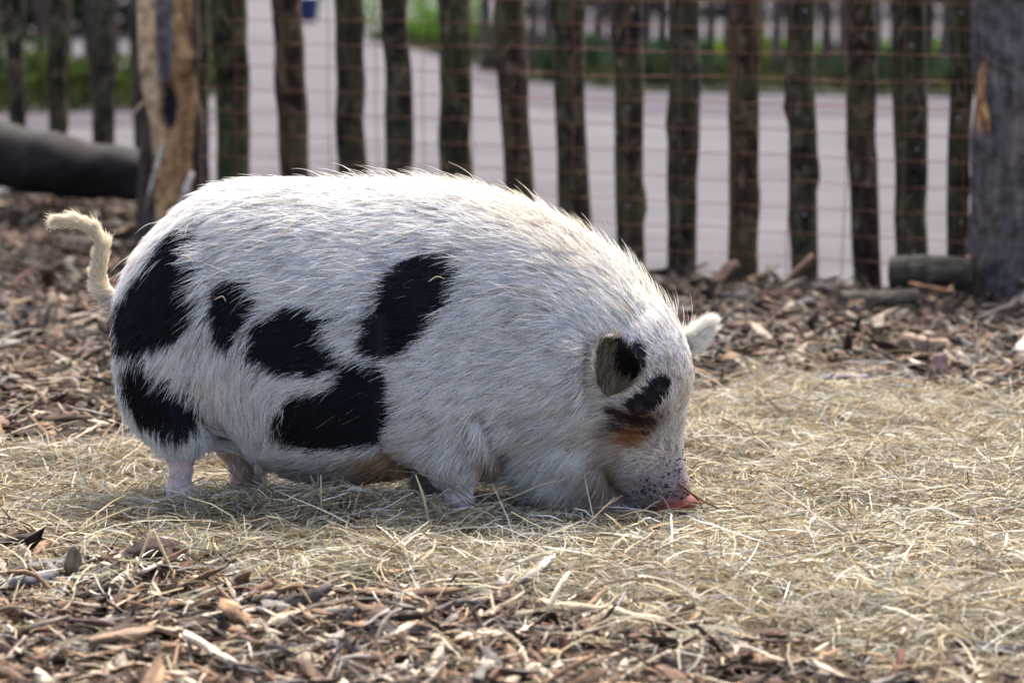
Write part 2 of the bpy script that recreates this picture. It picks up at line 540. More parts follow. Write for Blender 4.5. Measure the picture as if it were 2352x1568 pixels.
# ---- dark hedges far beyond the verges
MAT_HEDGE = m_leaf('hedge_leaves', [(.6, .6, .6), (1.2, 1.2, 1.1)], .25)
MAT_TRUNK = m_plain('hedge_trunk', (.05, .035, .025), .9)
def hedge(x0, x1, y, h, lab, seed):
    root = tag(empty('hedge', ((x0 + x1) / 2, y, -.055)), lab, 'hedge', 'dark hedges beyond the fence')
    r = np.random.default_rng(seed)
    n = 9000
    L = (x1 - x0)
    c = np.column_stack([r.uniform(-L / 2, L / 2, n), r.uniform(-.9, .9, n), r.uniform(.0, h, n) ** 1.0])
    c[:, 1] += .25 * vnoise(c * .7, seed, 2); c[:, 2] *= 1 + .08 * vnoise(c[:, :2] * .5, seed + 1, 2)
    a = r.normal(size=(n, 3)); a /= np.linalg.norm(a, axis=1)[:, None]
    b = np.cross(a, r.normal(size=(n, 3))); b /= np.linalg.norm(b, axis=1)[:, None]
    s = .13 * r.uniform(.6, 1.4, (n, 1))
    v = np.stack([c - a * s, c - b * s * .5, c + a * s, c + b * s * .5], 1).reshape(-1, 3)
    v[:, 2] = np.maximum(v[:, 2], .01)
    col = np.array([.022, .038, .014]) * r.uniform(.5, 1.6, (n, 1))
    me = fill_mesh('leaves', v, np.arange(n)[:, None] * 4 + np.arange(4)); point_color(me, 'tint', np.repeat(col, 4, 0))
    tag(add('leaves', me, MAT_HEDGE, root), kind='stuff')
    for k in range(int(L / 1.2)):
        o = add('trunk', stem_mesh('trunk', h * .8, .09, .1), MAT_TRUNK, root)
        o.location = (-L / 2 + .6 + k * 1.2, r.uniform(-.2, .2), 0)
hedge(-15, -4.0, 38, 2.6, 'dark clipped hedge far behind the left end of the fence', 31)
hedge(-.2, 16, 50, 2.8, 'dark clipped hedge far behind the right half of the fence', 32)

# ---- round wooden poles
def pole_mesh(name, base, top, r0, r1, seed, sides=14, n=30, rough=.11, knots=3, point=.08, cover=None):
    """an irregular round pole from base to top (numpy points); returns mesh with 'lc' along the pole"""
    r = np.random.default_rng(seed)
    base = np.asarray(base, float); top = np.asarray(top, float)
    L = np.linalg.norm(top - base)
    ax = (top - base) / L
    u = np.cross(ax, [0, 1, 0]) if abs(ax[1]) < .9 else np.cross(ax, [1, 0, 0])
    u /= np.linalg.norm(u); w = np.cross(ax, u)
    t = np.linspace(0, 1, n)
    an = np.linspace(0, 2 * np.pi, sides, endpoint=False)
    T, A = np.meshgrid(t, an, indexing='ij')
    cyl = np.stack([np.cos(A), np.sin(A), T * L / .12], -1)
    rad = (r0 + (r1 - r0) * T) * (1 + rough * vnoise(cyl * np.array([.35, .35, .22]), seed, 3))
    for k in range(knots):
        kt, ka = r.uniform(.05, .8), r.uniform(0, 6.28)
        da = np.angle(np.exp(1j * (A - ka)))
        rad += r0 * r.uniform(.15, .4) * np.exp(-((T - kt) * L / .035) ** 2 - (da / .5) ** 2)
    if point > 0:
        rad *= np.where(T > 1 - point, np.sqrt(np.clip((1 - T) / point, .03, 1)), 1)
    wob = np.stack([vnoise(np.stack([t * L / .5, t * 0], -1), seed + 1, 2), vnoise(np.stack([t * L / .5, t * 0 + 5], -1), seed + 2, 2)], -1) * r0 * .16
    P = base + ax * (T[..., None] * L) + u * ((np.cos(A) * rad + wob[:, None, 0])[..., None]) + w * ((np.sin(A) * rad + wob[:, None, 1])[..., None])
    v = P.reshape(-1, 3)
    lc = np.stack([np.cos(A) * r0, np.sin(A) * r0, T * L], -1).reshape(-1, 3)
    i = np.arange(n - 1)[:, None] * sides + np.arange(sides)[None, :]
    j = np.arange(n - 1)[:, None] * sides + (np.arange(sides)[None, :] + 1) % sides
    q = np.stack([i, j, j + sides, i + sides], -1).reshape(-1, 4)
    v = np.vstack([v, P[0].mean(0), P[-1].mean(0)])
    lc = np.vstack([lc, [0, 0, 0], [0, 0, L]])
    c0, c1 = len(v) - 2, len(v) - 1
    s = np.arange(sides)
    tr = np.vstack([np.stack([np.full(sides, c0), (s + 1) % sides, s], -1),
                    np.stack([np.full(sides, c1), (n - 1) * sides + s, (n - 1) * sides + (s + 1) % sides], -1)])
    me = fill_mesh(name, v, q, tr, smooth_shade=True)
    point_vec(me, 'lc', lc)
    return me, lc, v

def ball(name, rad, seed=0, squash=(1, 1, 1), n=8, m=6, jit=.0):
    r = np.random.default_rng(seed)
    v = [(0, 0, -1)]
    for k in range(1, m):
        ph = math.pi * k / m
        for s in range(n):
            an = 6.2832 * s / n
            v.append((math.sin(ph) * math.cos(an), math.sin(ph) * math.sin(an), -math.cos(ph)))
    v.append((0, 0, 1))
    v = np.array(v); v *= (1 + jit * r.uniform(-1, 1, (len(v), 1)))
    v = v * rad * np.asarray(squash)
    q, t = [], []
    for s in range(n):
        t.append((0, 1 + (s + 1) % n, 1 + s))
        t.append((len(v) - 1, 1 + (m - 2) * n + s, 1 + (m - 2) * n + (s + 1) % n))
    for k in range(m - 2):
        for s in range(n):
            q.append((1 + k * n + s, 1 + k * n + (s + 1) % n, 1 + (k + 1) * n + (s + 1) % n, 1 + (k + 1) * n + s))
    return fill_mesh(name, v, q, t, smooth_shade=True)

# ---- the picket fence round the pen (pixel edges at the top of the picture and at yb, fence depth from the fence line)
def fence_hit(vx, vy):
    d = ray(vx, vy)
    e = FB - FA
    # solve t*d.xy = FA + s*e
    A = np.array([[d[0], -e[0]], [d[1], -e[1]]])
    t, s = np.linalg.solve(A, FA)
    return np.array([0, 0, CAM_H]) + d * t
PICKETS = [(485, 570, 500, 576, 400), (622, 690, 642, 713, 395), (765, 830, 775, 841, 400), (880, 940, 886, 953, 400),
           (1003, 1075, 1005, 1083, 410), (1130, 1203, 1160, 1226, 430), (1270, 1343, 1281, 1356, 500), (1408, 1480, 1417, 1481, 590),
           (1537, 1608, 1527, 1598, 615), (1676, 1744, 1671, 1742, 635), (1810, 1874, 1812, 1878, 580), (1940, 2009, 1956, 2022, 645),
           (2050, 2130, 2055, 2131, 590), (2180, 2232, 2175, 2226, 580)]
fence = tag(empty('picket_fence', (.1, 8.87, 0)), 'fence of rough round wooden pickets running behind the pig', 'fence')
staple_me = ball('staple', .0038, 1, (1, .6, 1.5), 6, 4)
staple_me.materials.append(MAT_STAPLE)
def parent_keep(o, parent):
    o.parent = parent
    o.location = Vector(o.location) - Vector(parent.location)
for k, (a0, a1, b0, b1, yb) in enumerate(PICKETS):
    pt = fence_hit((a0 + a1) / 2, 0.0); pb = fence_hit((b0 + b1) / 2, yb)
    dirv = (pt - pb) / (pt[2] - pb[2])
    base = pb + dirv * (-.12 - pb[2]); top = pb + dirv * (1.24 + .06 * math.sin(k * 2.3) - pb[2])
    dist = pb[1]
    rb = (b1 - b0) / 2 / F * dist; rt = (a1 - a0) / 2 / F * dist
    me, _, _ = pole_mesh('picket', base, top, rb, rt, 200 + k, knots=4 if k in (1, 4, 6, 10, 12) else 2)
    o = add('picket', me, MAT_BARK)
    parent_keep(o, fence)
    for j in range(3):
        if k not in (7, 10, 11, 12, 13): continue
        z = .12 + .32 * j + .1 * ((k * 7 + j * 3) % 3)
        q = base + dirv * (z - base[2])
        s = add('staple', staple_me)
        s.location = q + np.array([rng.uniform(-.3, .3) * rb, -rb * 1.06, 0])
        s.parent = o
        s.location = Vector(s.location) - Vector(fence.location) - Vector(o.location)
# pickets beside and behind the left post, and the set-back row at the far left
left = tag(empty('picket_fence', (-2.0, 11.45, 0)), 'set-back row of dark pickets behind the fallen log', 'fence')
for k, (a0, a1, b0, b1, yb) in enumerate([(-95 - 102 * j, -42 - 102 * j, -92 - 102 * j, -45 - 102 * j, 250) for j in range(9, 0, -1)] + [(-95, -40, -92, -45, 250), (14, 58, 20, 57, 250), (107, 160, 112, 152, 300), (205, 264, 213, 264, 330), (300, 348, 308, 352, 400)]):
    D = 11.45
    pt = at_depth((a0 + a1) / 2, 0.0, D); pb = at_depth((b0 + b1) / 2, yb, D)
    dirv = (pt - pb) / (pt[2] - pb[2])
    base = pb + dirv * (-.1 - pb[2]); top = pb + dirv * (1.25 - pb[2])
    me, _, _ = pole_mesh('picket', base, top, (b1 - b0) / 2 / F * D, (a1 - a0) / 2 / F * D, 240 + k)
    parent_keep(add('picket', me, MAT_BARK), left)
pt = at_depth(452, 0, 9.95); pb = at_depth(455, 400, 9.95)
dirv = (pt - pb) / (pt[2] - pb[2])
me, _, _ = pole_mesh('picket', pb + dirv * (-.1 - pb[2]), pb + dirv * (1.22 - pb[2]), .048, .042, 260)
parent_keep(add('picket', me, MAT_BARK), fence)

# ---- rusty wire mesh on the pen side of the pickets
wire = tag(empty('wire_mesh', (.1, 8.8, 0)), 'rusty wire mesh stretched along the pen side of the pickets', 'wire mesh')
e = (FB - FA) / np.linalg.norm(FB - FA)
nrm = np.array([-e[1], e[0]]); nrm = nrm if nrm[1] < 0 else -nrm
W0 = FA + nrm * .062; WL = np.linalg.norm(FB - FA)
def tube(name, pts, rad, sides=5):
    pts = np.asarray(pts, float)
    d = np.gradient(pts, axis=0); d /= np.linalg.norm(d, axis=1)[:, None]
    ref = np.array([0, 0, 1.0]) if abs(d[0][2]) < .8 else np.array([0, 1.0, 0])
    u = np.cross(d, ref); u /= np.linalg.norm(u, axis=1)[:, None]
    w = np.cross(d, u)
    rad = np.broadcast_to(np.asarray(rad, float), (len(pts),))
    an = np.linspace(0, 2 * np.pi, sides, endpoint=False)
    P = pts[:, None] + (np.cos(an)[None, :, None] * u[:, None] + np.sin(an)[None, :, None] * w[:, None]) * rad[:, None, None]
    n = len(pts)
    i = np.arange(n - 1)[:, None] * sides + np.arange(sides)[None, :]
    j = np.arange(n - 1)[:, None] * sides + (np.arange(sides)[None, :] + 1) % sides
    q = np.stack([i, j, j + sides, i + sides], -1).reshape(-1, 4)
    v = np.vstack([P.reshape(-1, 3), pts[0], pts[-1]])
    s = np.arange(sides)
    tr = np.vstack([np.stack([np.full(sides, len(v) - 2), (s + 1) % sides, s], -1),
                    np.stack([np.full(sides, len(v) - 1), (n - 1) * sides + s, (n - 1) * sides + (s + 1) % sides], -1)])
    return fill_mesh(name, v, q, tr, smooth_shade=True)
for k in range(14):
    z = .0 + .081 * k
    s = np.linspace(-.15, WL - .06, 40)
    p = np.column_stack([W0 + e * s[:, None], z + .006 * vnoise(np.column_stack([s * 1.5, s * 0 + k]), 50 + k, 2)])
    p[:, :2] += nrm * (.006 * vnoise(np.column_stack([s * 2, s * 0 + k * 3]), 80 + k, 2))[:, None]
    parent_keep(add('horizontal_wire', tube('horizontal_wire', p, .0016), MAT_WIRE), wire)
for k in range(16):
    s = .03 + .193 * k
    z = np.linspace(-.05, 1.07, 16)
    p = np.column_stack([np.repeat((W0 + e * (s + .004 * math.sin(k)))[None], 16, 0), z])
    p[:, :2] += nrm * .003 + e * (.006 * vnoise(np.column_stack([z * 2, z * 0 + k]), 95 + k, 2))[:, None]
    parent_keep(add('vertical_wire', tube('vertical_wire', p, .0016), MAT_WIRE), wire)

# ---- the far fence across the path
far = tag(empty('picket_fence', (3.4, 25.2, 0)), 'far brown picket fence across the path, right of the branching path', 'fence')
for k in range(58):
    x = -.25 + .155 * k
    y = 26.2 - .16 * k * .155 * 1.6
    h = 1.15 + .12 * rng.uniform(-1, 1)
    me, _, _ = pole_mesh('picket', (x, y, -.06), (x + rng.uniform(-.03, .03), y, h), .064 * rng.uniform(.85, 1.15), .046, 300 + k, 8, 10, .06, 1)
    parent_keep(add('picket', me, MAT_FARWOOD), far)
far2 = tag(empty('picket_fence', (-4.6, 21.9, 0)), 'far brown picket fence across the path, left behind the log', 'fence')
for k in range(26):
    x = -2.5 - .2 * k
    y = 21.9 + .02 * k
    me, _, _ = pole_mesh('picket', (x, y, -.06), (x + rng.uniform(-.03, .03), y, 1.2 + .1 * rng.uniform(-1, 1)), .058 * rng.uniform(.85, 1.2), .05, 360 + k, 8, 10, .06, 1)
    parent_keep(add('picket', me, MAT_FARWOOD), far2)

# ---- the two thick posts
def lerp_cols(a, b, t):
    return np.asarray(a) * (1 - t[:, None]) + np.asarray(b) * t[:, None]
def big_post(px, D, r, ztop, seed, kind, label):
    c = at_depth(px, 500, D)
    root = tag(empty('fence_post', (c[0], D, 0)), label, 'post')
    me, lc, v = pole_mesh('post_wood', (0, 0, -.25), (0, 0, ztop), r * 1.03, r * .97, seed, 56, 110, .035, 3, .01)
    ang = np.arctan2(v[:, 1], v[:, 0]); z = v[:, 2]      # camera side is -y
    side = v[:, 0] / r
    nz = vnoise(np.column_stack([v[:, 0] * 6, v[:, 1] * 6, z * 2.2]), seed + 3, 3)
    front = v[:, 1] < 0
    if kind == 'tan':
        tan = np.array([.42, .235, .105]); pale = np.array([.58, .40, .22]); grey = np.array([.125, .105, .10]); brown = np.array([.045, .026, .019])
        col = np.tile(tan, (len(v), 1)) * (1 + .25 * nz)[:, None]
        t = smooth(.15, -.5, side + .35 * nz) * front
        col = lerp_cols(col, pale, np.clip(t, 0, 1))if False else col * (1 - t[:, None]) + pale * t[:, None]
        # grey weathered strip running down the middle from the top
        gm = smooth(.38, .22, np.abs(side - .02 - .08 * nz) / np.clip((z - .52) / .5 + .55, .2, 1.0)) * smooth(.50, .62, z + .06 * nz) * front
        col = col * (1 - gm[:, None]) + grey * gm[:, None]
        # bark left on the left flank below, and on both far sides
        bm = np.maximum(smooth(-.78, -.92, side + .12 * nz - .55 * smooth(.75, .2, z)), smooth(.80, .92, side + .1 * nz))
        bm = np.maximum(bm, (~front) * .8)
        gb = smooth(.17, .09, z + .07 * nz - .05 * side)            # weathered grey foot
        col = col * (1 - bm[:, None]) + brown * bm[:, None]
        col = col * (1 - gb[:, None]) + np.array([.075, .062, .058]) * gb[:, None]
        # knot hole
        kx, kz = .14, .505
        d = np.sqrt(((side - kx) / .26) ** 2 + ((z - kz - .03 * nz) / .075) ** 2)
        km = smooth(1.15, .75, d) * front
        rim = smooth(1.9, 1.1, d) * smooth(.8, 1.2, d) * front
        col = col * (1 - .5 * rim[:, None]) + np.array([.2, .1, .05]) * (.5 * rim)[:, None]
        col = col * (1 - km[:, None]) + np.array([.02, .014, .02]) * km[:, None]
        slit = smooth(.10, .04, np.abs(side - .05)) * smooth(.53, .58, z) * smooth(.80, .66, z) * front
        col = col * (1 - .8 * slit[:, None]) + np.array([.05, .04, .05]) * (.8 * slit)[:, None]
        v2 = v.copy(); v2[:, 1] += (.035 * km + .012 * slit) 
    else:
        grey = np.array([.095, .082, .077])
        col = np.tile(grey, (len(v), 1)) * (1 + .35 * nz)[:, None]
        tm = smooth(.25, .7, vnoise(np.column_stack([v[:, 0] * 14, v[:, 1] * 14, z * 1.2]), seed + 8, 2))
        col = col * (1 - .55 * tm[:, None]) + np.array([.20, .145, .10]) * (.55 * tm)[:, None]
        om = smooth(.10, .03, np.abs(side + .80 - .06 * np.sin(z * 9))) * smooth(.48, .55, z) * smooth(.75, .68, z) * front
        col = col * (1 - om[:, None]) + np.array([.42, .22, .09]) * om[:, None]
        v2 = v.copy()
        crack = smooth(.05, .0, np.abs(side - .15 - .08 * np.sin(z * 4))) * front
        v2[:, 1] += .02 * crack
        col *= (1 - .6 * crack)[:, None]
    me.vertices.foreach_set('co', v2.astype(np.float32).ravel())
    me.update()
    point_color(me, 'tint', np.clip(col, .01, .9))
    o = add('post_wood', me, MAT_POST, root)
    return root
MAT_SPLINTER = m_colwood('splinter_wood', (12, 120, 120), .4)
def splinter(root, p0, p1, w, col, name='splinter'):
    p0 = np.asarray(p0, float); p1 = np.asarray(p1, float)
    d = p1 - p0; L = np.linalg.norm(d); d /= L
    sdv = np.cross(d, [0, 1, 0]); sdv /= np.linalg.norm(sdv); up = np.cross(sdv, d)
    v, lc = [], []
    for t, ww, b in ((0, .8, 0), (.3, 1, .012), (.65, .75, .015), (1, .1, .004)):
        for sx, sy in ((-1, -1), (1, -1), (1, 1), (-1, 1)):
            v.append(p0 + d * L * t + sdv * sx * w * ww - up * b + up * sy * w * .25)
            lc.append((L * t, sx * w, sy * w * .3))
    q = [(k * 4 + s, k * 4 + (s + 1) % 4, k * 4 + 4 + (s + 1) % 4, k * 4 + 4 + s) for k in range(3) for s in range(4)] + [(3, 2, 1, 0), (12, 13, 14, 15)]
    me = fill_mesh(name, v, q); point_vec(me, 'lc', lc); point_color(me, 'tint', np.tile(col, (16, 1)))
    return add(name, me, MAT_SPLINTER, root)
post_l = big_post(392, 9.52, .112, 1.35, 401, 'tan', 'thick debarked tan post with a dark knot hole beside the log')
splinter(post_l, (-.01, -.118, .36), (-.075, -.132, .13), .009, (.5, .42, .32))
splinter(post_l, (.095, -.10, .27), (.03, -.135, .09), .013, (.55, .47, .38))
splinter(post_l, (-.075, -.09, .52), (-.125, -.11, .46), .007, (.42, .30, .2))
post_r = big_post(2325, 8.02, .135, 1.4, 402, 'grey', 'thick weathered grey post cut off by the right edge')
splinter(post_r, (-.118, -.075, .62), (-.095, -.115, .50), .010, (.46, .24, .10), 'bark_peel')
splinter(post_r, (-.120, -.07, .69), (-.118, -.09, .52), .007, (.34, .16, .07), 'bark_peel')
splinter(post_r, (-.135, -.03, .13), (-.13, -.06, .05), .010, (.45, .25, .11), 'bark_peel')

# ---- logs
def log(name, p0, p1, r0, r1, seed, col, label, sides=36, n=90, group=None):
    p0 = np.asarray(p0, float); p1 = np.asarray(p1, float)
    c = (p0 + p1) / 2
    L = np.linalg.norm(p1 - p0)
    root = tag(empty(name, (c[0], c[1], 0)), label, 'log', group)
    off = np.array([c[0], c[1], 0])
    me, lc, v = pole_mesh('trunk', p0 - off, p1 - off, r0, r1, seed, sides, n, .15, 0, 0)
    nz = vnoise(np.column_stack([v * 5]), seed, 3)
    cc = np.tile(np.asarray(col), (len(v), 1)) * (1 + .4 * nz)[:, None]
    lcn = lc[:, [2, 0, 1]]
    me.attributes['lc'].data.foreach_set('vector', lcn.astype(np.float32).ravel())
    point_color(me, 'tint', cc)
    add('trunk', me, MAT_LOG, root)
    return root
a = at_depth(-160, 335, 10.7); b = at_depth(420, 420, 10.15)
log('fallen_log', a, b, .150, .092, 411, (.012, .009, .0075), 'dark fallen log propped against the tan post at far left')
lg = log('log', at_depth(2048, 632, 7.98), at_depth(2232, 630, 7.9), .056, .052, 412, (.062, .056, .038), 'short mossy grey-green log lying against the big grey post')
log('log', at_depth(1930, 698, 7.62), at_depth(2105, 684, 7.70), .036, .03, 413, (.055, .048, .033), 'mossy half-buried log in front of the rightmost pickets')

# ---- far away on the branching path: a blue tub with a pale sack in it
tub_root = tag(empty('tub', (-3.62, 46.0, -.055)), 'dark blue tub standing far off on the branching path', 'tub')
MAT_BLUE = m_plain('blue_plastic', (.03, .05, .16), .5, .4, 12, .2)
MAT_SACK = m_plain('sack_cloth', (.62, .6, .56), .9, .2, 20, .2)
def revolve(name, prof, sides=24):
    v, q = [], []
    for r_, z_ in prof:
        for s in range(sides):
            an = 6.2832 * s / sides
            v.append((math.cos(an) * r_, math.sin(an) * r_, z_))
    for k in range(len(prof) - 1):
        for s in range(sides):
            q.append((k * sides + s, k * sides + (s + 1) % sides, (k + 1) * sides + (s + 1) % sides, (k + 1) * sides + s))
    return fill_mesh(name, v, q, smooth_shade=True)
add('tub_body', revolve('tub_body', [(.001, .01), (.22, .01), (.25, .05), (.31, .42), (.335, .43), (.335, .455), (.30, .455), (.24, .06), (.001, .05)]), MAT_BLUE, tub_root)
for s in (-1, 1):
    hnd = tube('handle', [(s * .33, -.07, .43), (s * .38, -.05, .45), (s * .395, 0, .455), (s * .38, .05, .45), (s * .33, .07, .43)], .012, 6)
    add('handle', hnd, MAT_BLUE, tub_root)
sk = add('sack', ball('sack', .22, 5, (1, 1, 1.15), 14, 10, .05), MAT_SACK)
sk.location = (-3.55, 46.0, .25)
tag(sk, 'pale sack stuffed into the dark blue tub far off', 'sack')

# ------------------------------------------------------------------ the pig
PSI = math.radians(8.0)                    # head a little nearer to the camera than the rump
PC = at_depth(935, 784, 4.94); PC[2] = 0.0
EX = np.array([math.cos(PSI), -math.sin(PSI), 0.0])      # local +x: towards the snout
EY = np.array([math.sin(PSI), math.cos(PSI), 0.0])       # local +y: away from the camera
def to_world(l):
    l = np.asarray(l, float)
    return PC + l[..., :1] * EX + l[..., 1:2] * EY + l[..., 2:3] * np.array([0, 0, 1.0])
def lp(vx, vy, ly=0.0):
    """picture point on the pig's (shifted) mid-plane -> local x, y, z"""
    d = ray(vx, vy)
    o = np.array([0, 0, CAM_H]) - PC
    t = (ly - o @ EY) / (d @ EY)
    p = o + d * np.asarray(t)[..., None]
    return np.stack([p @ EX, p @ EY, p[..., 2]], -1)

H = .0048
BX = (-.80, .66); BY = (-.30, .30); BZ = (-.03, .66)
nx, ny, nz = [int((b - a) / H) + 1 for a, b in (BX, BY, BZ)]
xs = (BX[0] + np.arange(nx) * H).astype(np.float32)
ys = (BY[0] + np.arange(ny) * H).astype(np.float32)
zs = (BZ[0] + np.arange(nz) * H).astype(np.float32)
GX, GY, GZ = xs[:, None, None], ys[None, :, None], zs[None, None, :]

def smin(a, b, k):
    h = np.clip(.5 + .5 * (b - a) / k, 0, 1)
    return b + (a - b) * h - k * h * (1 - h)

def pchip(x, xp, fp):
    """smooth monotone-ish interpolation"""
    xp = np.asarray(xp, float); fp = np.asarray(fp, float)
    h = np.diff(xp); dl = np.diff(fp) / h
    m = np.zeros(len(xp)); m[0], m[-1] = dl[0], dl[-1]
    for i in range(1, len(xp) - 1):
        if dl[i - 1] * dl[i] > 0:
            w1, w2 = 2 * h[i] + h[i - 1], h[i] + 2 * h[i - 1]
            m[i] = (w1 + w2) / (w1 / dl[i - 1] + w2 / dl[i])
    x = np.clip(x, xp[0], xp[-1])
    i = np.clip(np.searchsorted(xp, x) - 1, 0, len(xp) - 2)
    t = (x - xp[i]) / h[i]
    return ((1 + 2 * t) * (1 - t) ** 2 * fp[i] + t * (1 - t) ** 2 * h[i] * m[i] + t * t * (3 - 2 * t) * fp[i + 1] + t * t * (t - 1) * h[i] * m[i + 1])

# torso: picture x, top y, bottom y, half width
TORSO = [(270, 686, 735, .02), (276, 646, 800, .06), (288, 618, 858, .092), (305, 588, 905, .115), (332, 548, 950, .138), (368, 512, 978, .158),
         (405, 482, 985, .172), (445, 453, 972, .182), (485, 430, 960, .190), (535, 414, 985, .197), (600, 408, 1050, .203), (700, 408, 1092, .210),
         (800, 412, 1102, .213), (880, 416, 1092, .210), (980, 420, 1075, .204), (1060, 428, 1062, .198), (1130, 442, 1052, .192), (1200, 461, 1045, .185),
         (1280, 492, 1040, .175), (1340, 525, 1035, .165), (1400, 566, 1020, .152), (1450, 610, 985, .138), (1495, 660, 940, .12), (1532, 708, 890, .10), (1560, 755, 850, .07), (1572, 785, 820, .03)]
T = np.array(TORSO)
T[:, 1] += 7 + 12 * smooth(1050, 1300, T[:, 0]); T[:, 0] += 12 * smooth(500, 280, T[:, 0])
top = lp(T[:, 0], T[:, 1]); bot = lp(T[:, 0], T[:, 2])
sx_ = (top[:, 0] + bot[:, 0]) / 2
zt = pchip(xs, sx_, top[:, 2]); zb = pchip(xs, sx_, bot[:, 2]); hw = pchip(xs, sx_, T[:, 3])
zc = ((zt + zb) / 2)[:, None, None]; hb = np.maximum((zt - zb) / 2, .004)[:, None, None]; ha = np.maximum(hw, .004)[:, None, None]
# pear-shaped section: widest below the middle
wz = (GZ - zc) / hb
haz = ha * (1 - .10 * np.clip(wz, -1, 1) - .04 * np.clip(wz, -1, 1) ** 2)
r = ((np.abs(GY) / haz) ** 2.25 + np.abs(wz) ** 2.25) ** (1 / 2.25)
over = np.maximum(np.maximum(sx_[0] - xs, xs - sx_[-1]), 0)[:, None, None]
sd = ((r - 1) * np.minimum(ha, hb) + over).astype(np.float32)

def rcone(p, q, r1, r2):
    """tapered capsule distance (close enough)"""
    p = np.asarray(p, np.float32); q = np.asarray(q, np.float32); d = q - p
    L2 = float(d @ d)
    t = np.clip(((GX - p[0]) * d[0] + (GY - p[1]) * d[1] + (GZ - p[2]) * d[2]) / L2, 0, 1)
    return np.sqrt((GX - p[0] - t * d[0]) ** 2 + (GY - p[1] - t * d[1]) ** 2 + (GZ - p[2] - t * d[2]) ** 2) - (r1 + (r2 - r1) * t)
def ell(c, rad, rot=0.0):
    """ellipsoid, rotated about the lateral axis by rot"""
    c = np.asarray(c, float); X, Y, Z = GX - c[0], GY - c[1], GZ - c[2]
    cr, sr = math.cos(rot), math.sin(rot)
    X, Z = X * cr + Z * sr, -X * sr + Z * cr
    k = np.sqrt((X / rad[0]) ** 2 + (Y / rad[1]) ** 2 + (Z / rad[2]) ** 2)
    return (k - 1) * min(rad)
def chain(pts, k):
    out = None
    for (a, ra), (b, rb) in zip(pts[:-1], pts[1:]):
        d = rcone(a, b, ra, rb)
        out = d if out is None else smin(out, d, k)
    return out

# haunches and shoulders
for s in (-1, 1):
    sd = smin(sd, ell(lp(425, 830) + [0, s * .085, 0], (.105, .075, .145), -.12), .035)
    sd = smin(sd, ell(lp(1045, 900) + [0, s * .105, 0], (.105, .085, .14), .2), .05)
# legs
near_h = [(lp(425, 930, -.10), .074), (lp(418, 990, -.115), .050), (lp(414, 1035, -.12), .026), (lp(416, 1075, -.12), .0195), (lp(412, 1115, -.12), .0205), (lp(414, 1140, -.12), .022)]
far_h = [(lp(540, 920, .08), .085), (lp(560, 1000, .085), .062), (lp(572, 1060, .09), .040), (lp(562, 1098, .09), .026), (lp(566, 1125, .09), .024)]
near_f = [(lp(1020, 960, -.10), .085), (lp(1030, 1040, -.118), .062), (lp(1050, 1085, -.12), .038), (lp(1054, 1118, -.12), .0235), (lp(1052, 1150, -.12), .021), (lp(1056, 1180, -.12), .023)]
far_f = [(lp(1010, 980, .09), .075), (lp(990, 1060, .10), .045), (lp(985, 1100, .10), .030), (lp(980, 1130, .10), .030), (lp(984, 1150, .10), .032)]
for leg in (near_h, far_h, near_f, far_f):
    p_, r_ = leg[-1]
    leg.append((np.array([p_[0] + .004, p_[1], .022]), .0225))
sd = smin(sd, chain(near_h, .012), .03)
sd = smin(sd, chain(far_h, .012), .03)
sd = smin(sd, chain(near_f, .012), .022)
sd = smin(sd, chain(far_f, .012), .022)

# head: level slices from poll to muzzle; picture y, front x, back x, half width; the face is turned towards the camera
HEAD = [(700, 1530, 1340, .03), (730, 1556, 1330, .085), (770, 1577, 1320, .108), (810, 1590, 1310, .118), (850, 1595, 1300, .122), (890, 1589, 1290, .122),
        (930, 1576, 1280, .118), (975, 1563, 1280, .108), (1015, 1555, 1290, .096), (1050, 1555, 1310, .086), (1080, 1558, 1340, .07), (1105, 1560, 1380, .03)]
Hh = np.array(HEAD)
pf = lp(Hh[:, 1], Hh[:, 0]); pb = lp(Hh[:, 2], Hh[:, 0])
hz = (pf[:, 2] + pb[:, 2])[::-1] / 2
xf = pchip(zs, hz, pf[::-1, 0]); xb = pchip(zs, hz, pb[::-1, 0]); hwz = np.maximum(pchip(zs, hz, Hh[::-1, 3]), .004)
xcz = ((xf + xb) / 2)[None, None, :]; hx = ((xf - xb) / 2)[None, None, :]; hwz = hwz[None, None, :]
PHI = math.tan(math.radians(13))
X0 = lp(1330, 850)[0]
YY = GY + (GX - X0) * PHI                    # shear the head so that the face turns to the camera
ux = (GX - xcz) / hx
wfront = hwz * (1 - .32 * np.clip(ux, 0, 1) ** 1.5)      # narrows towards the forehead
rr = (np.abs(ux) ** 2.4 + (np.abs(YY) / wfront) ** 2.4) ** (1 / 2.4)
overz = np.maximum(np.maximum(hz[0] - zs, zs - hz[-1]), 0)[None, None, :]
head = ((rr - 1) * np.minimum(hwz, hx) + overz).astype(np.float32)
def hp(vx, vy, off=0.0):
    """picture point on the head's sheared mid-plane, shifted sideways by off"""
    ly = 0.0
    for _ in range(4):
        p = lp(vx, vy, ly)
        ly = -(p[0] - X0) * PHI + off
    return lp(vx, vy, ly)
# snout
head = smin(head, chain([(hp(1470, 985), .082), (hp(1490, 1060), .062), (hp(1520, 1115), .046), (hp(1543, 1152), .036)], .02), .025)
# lower jaw under the snout
head = smin(head, chain([(hp(1400, 1080), .062), (hp(1470, 1140), .032), (hp(1505, 1165), .020)], .015), .012)
# brow over the eye
for s in (-1, 1):
    head = smin(head, ell(hp(1480, 930, s * .075), (.045, .03, .026), .5), .03)
# jowls
for s in (-1, 1):
    head = smin(head, ell(hp(1292, 1040, s * .055), (.132, .072, .094), -.55), .035)
    head = smin(head, ell(hp(1355, 1112, s * .045), (.078, .05, .050), -.25), .03)
sd = smin(sd, head, .014)
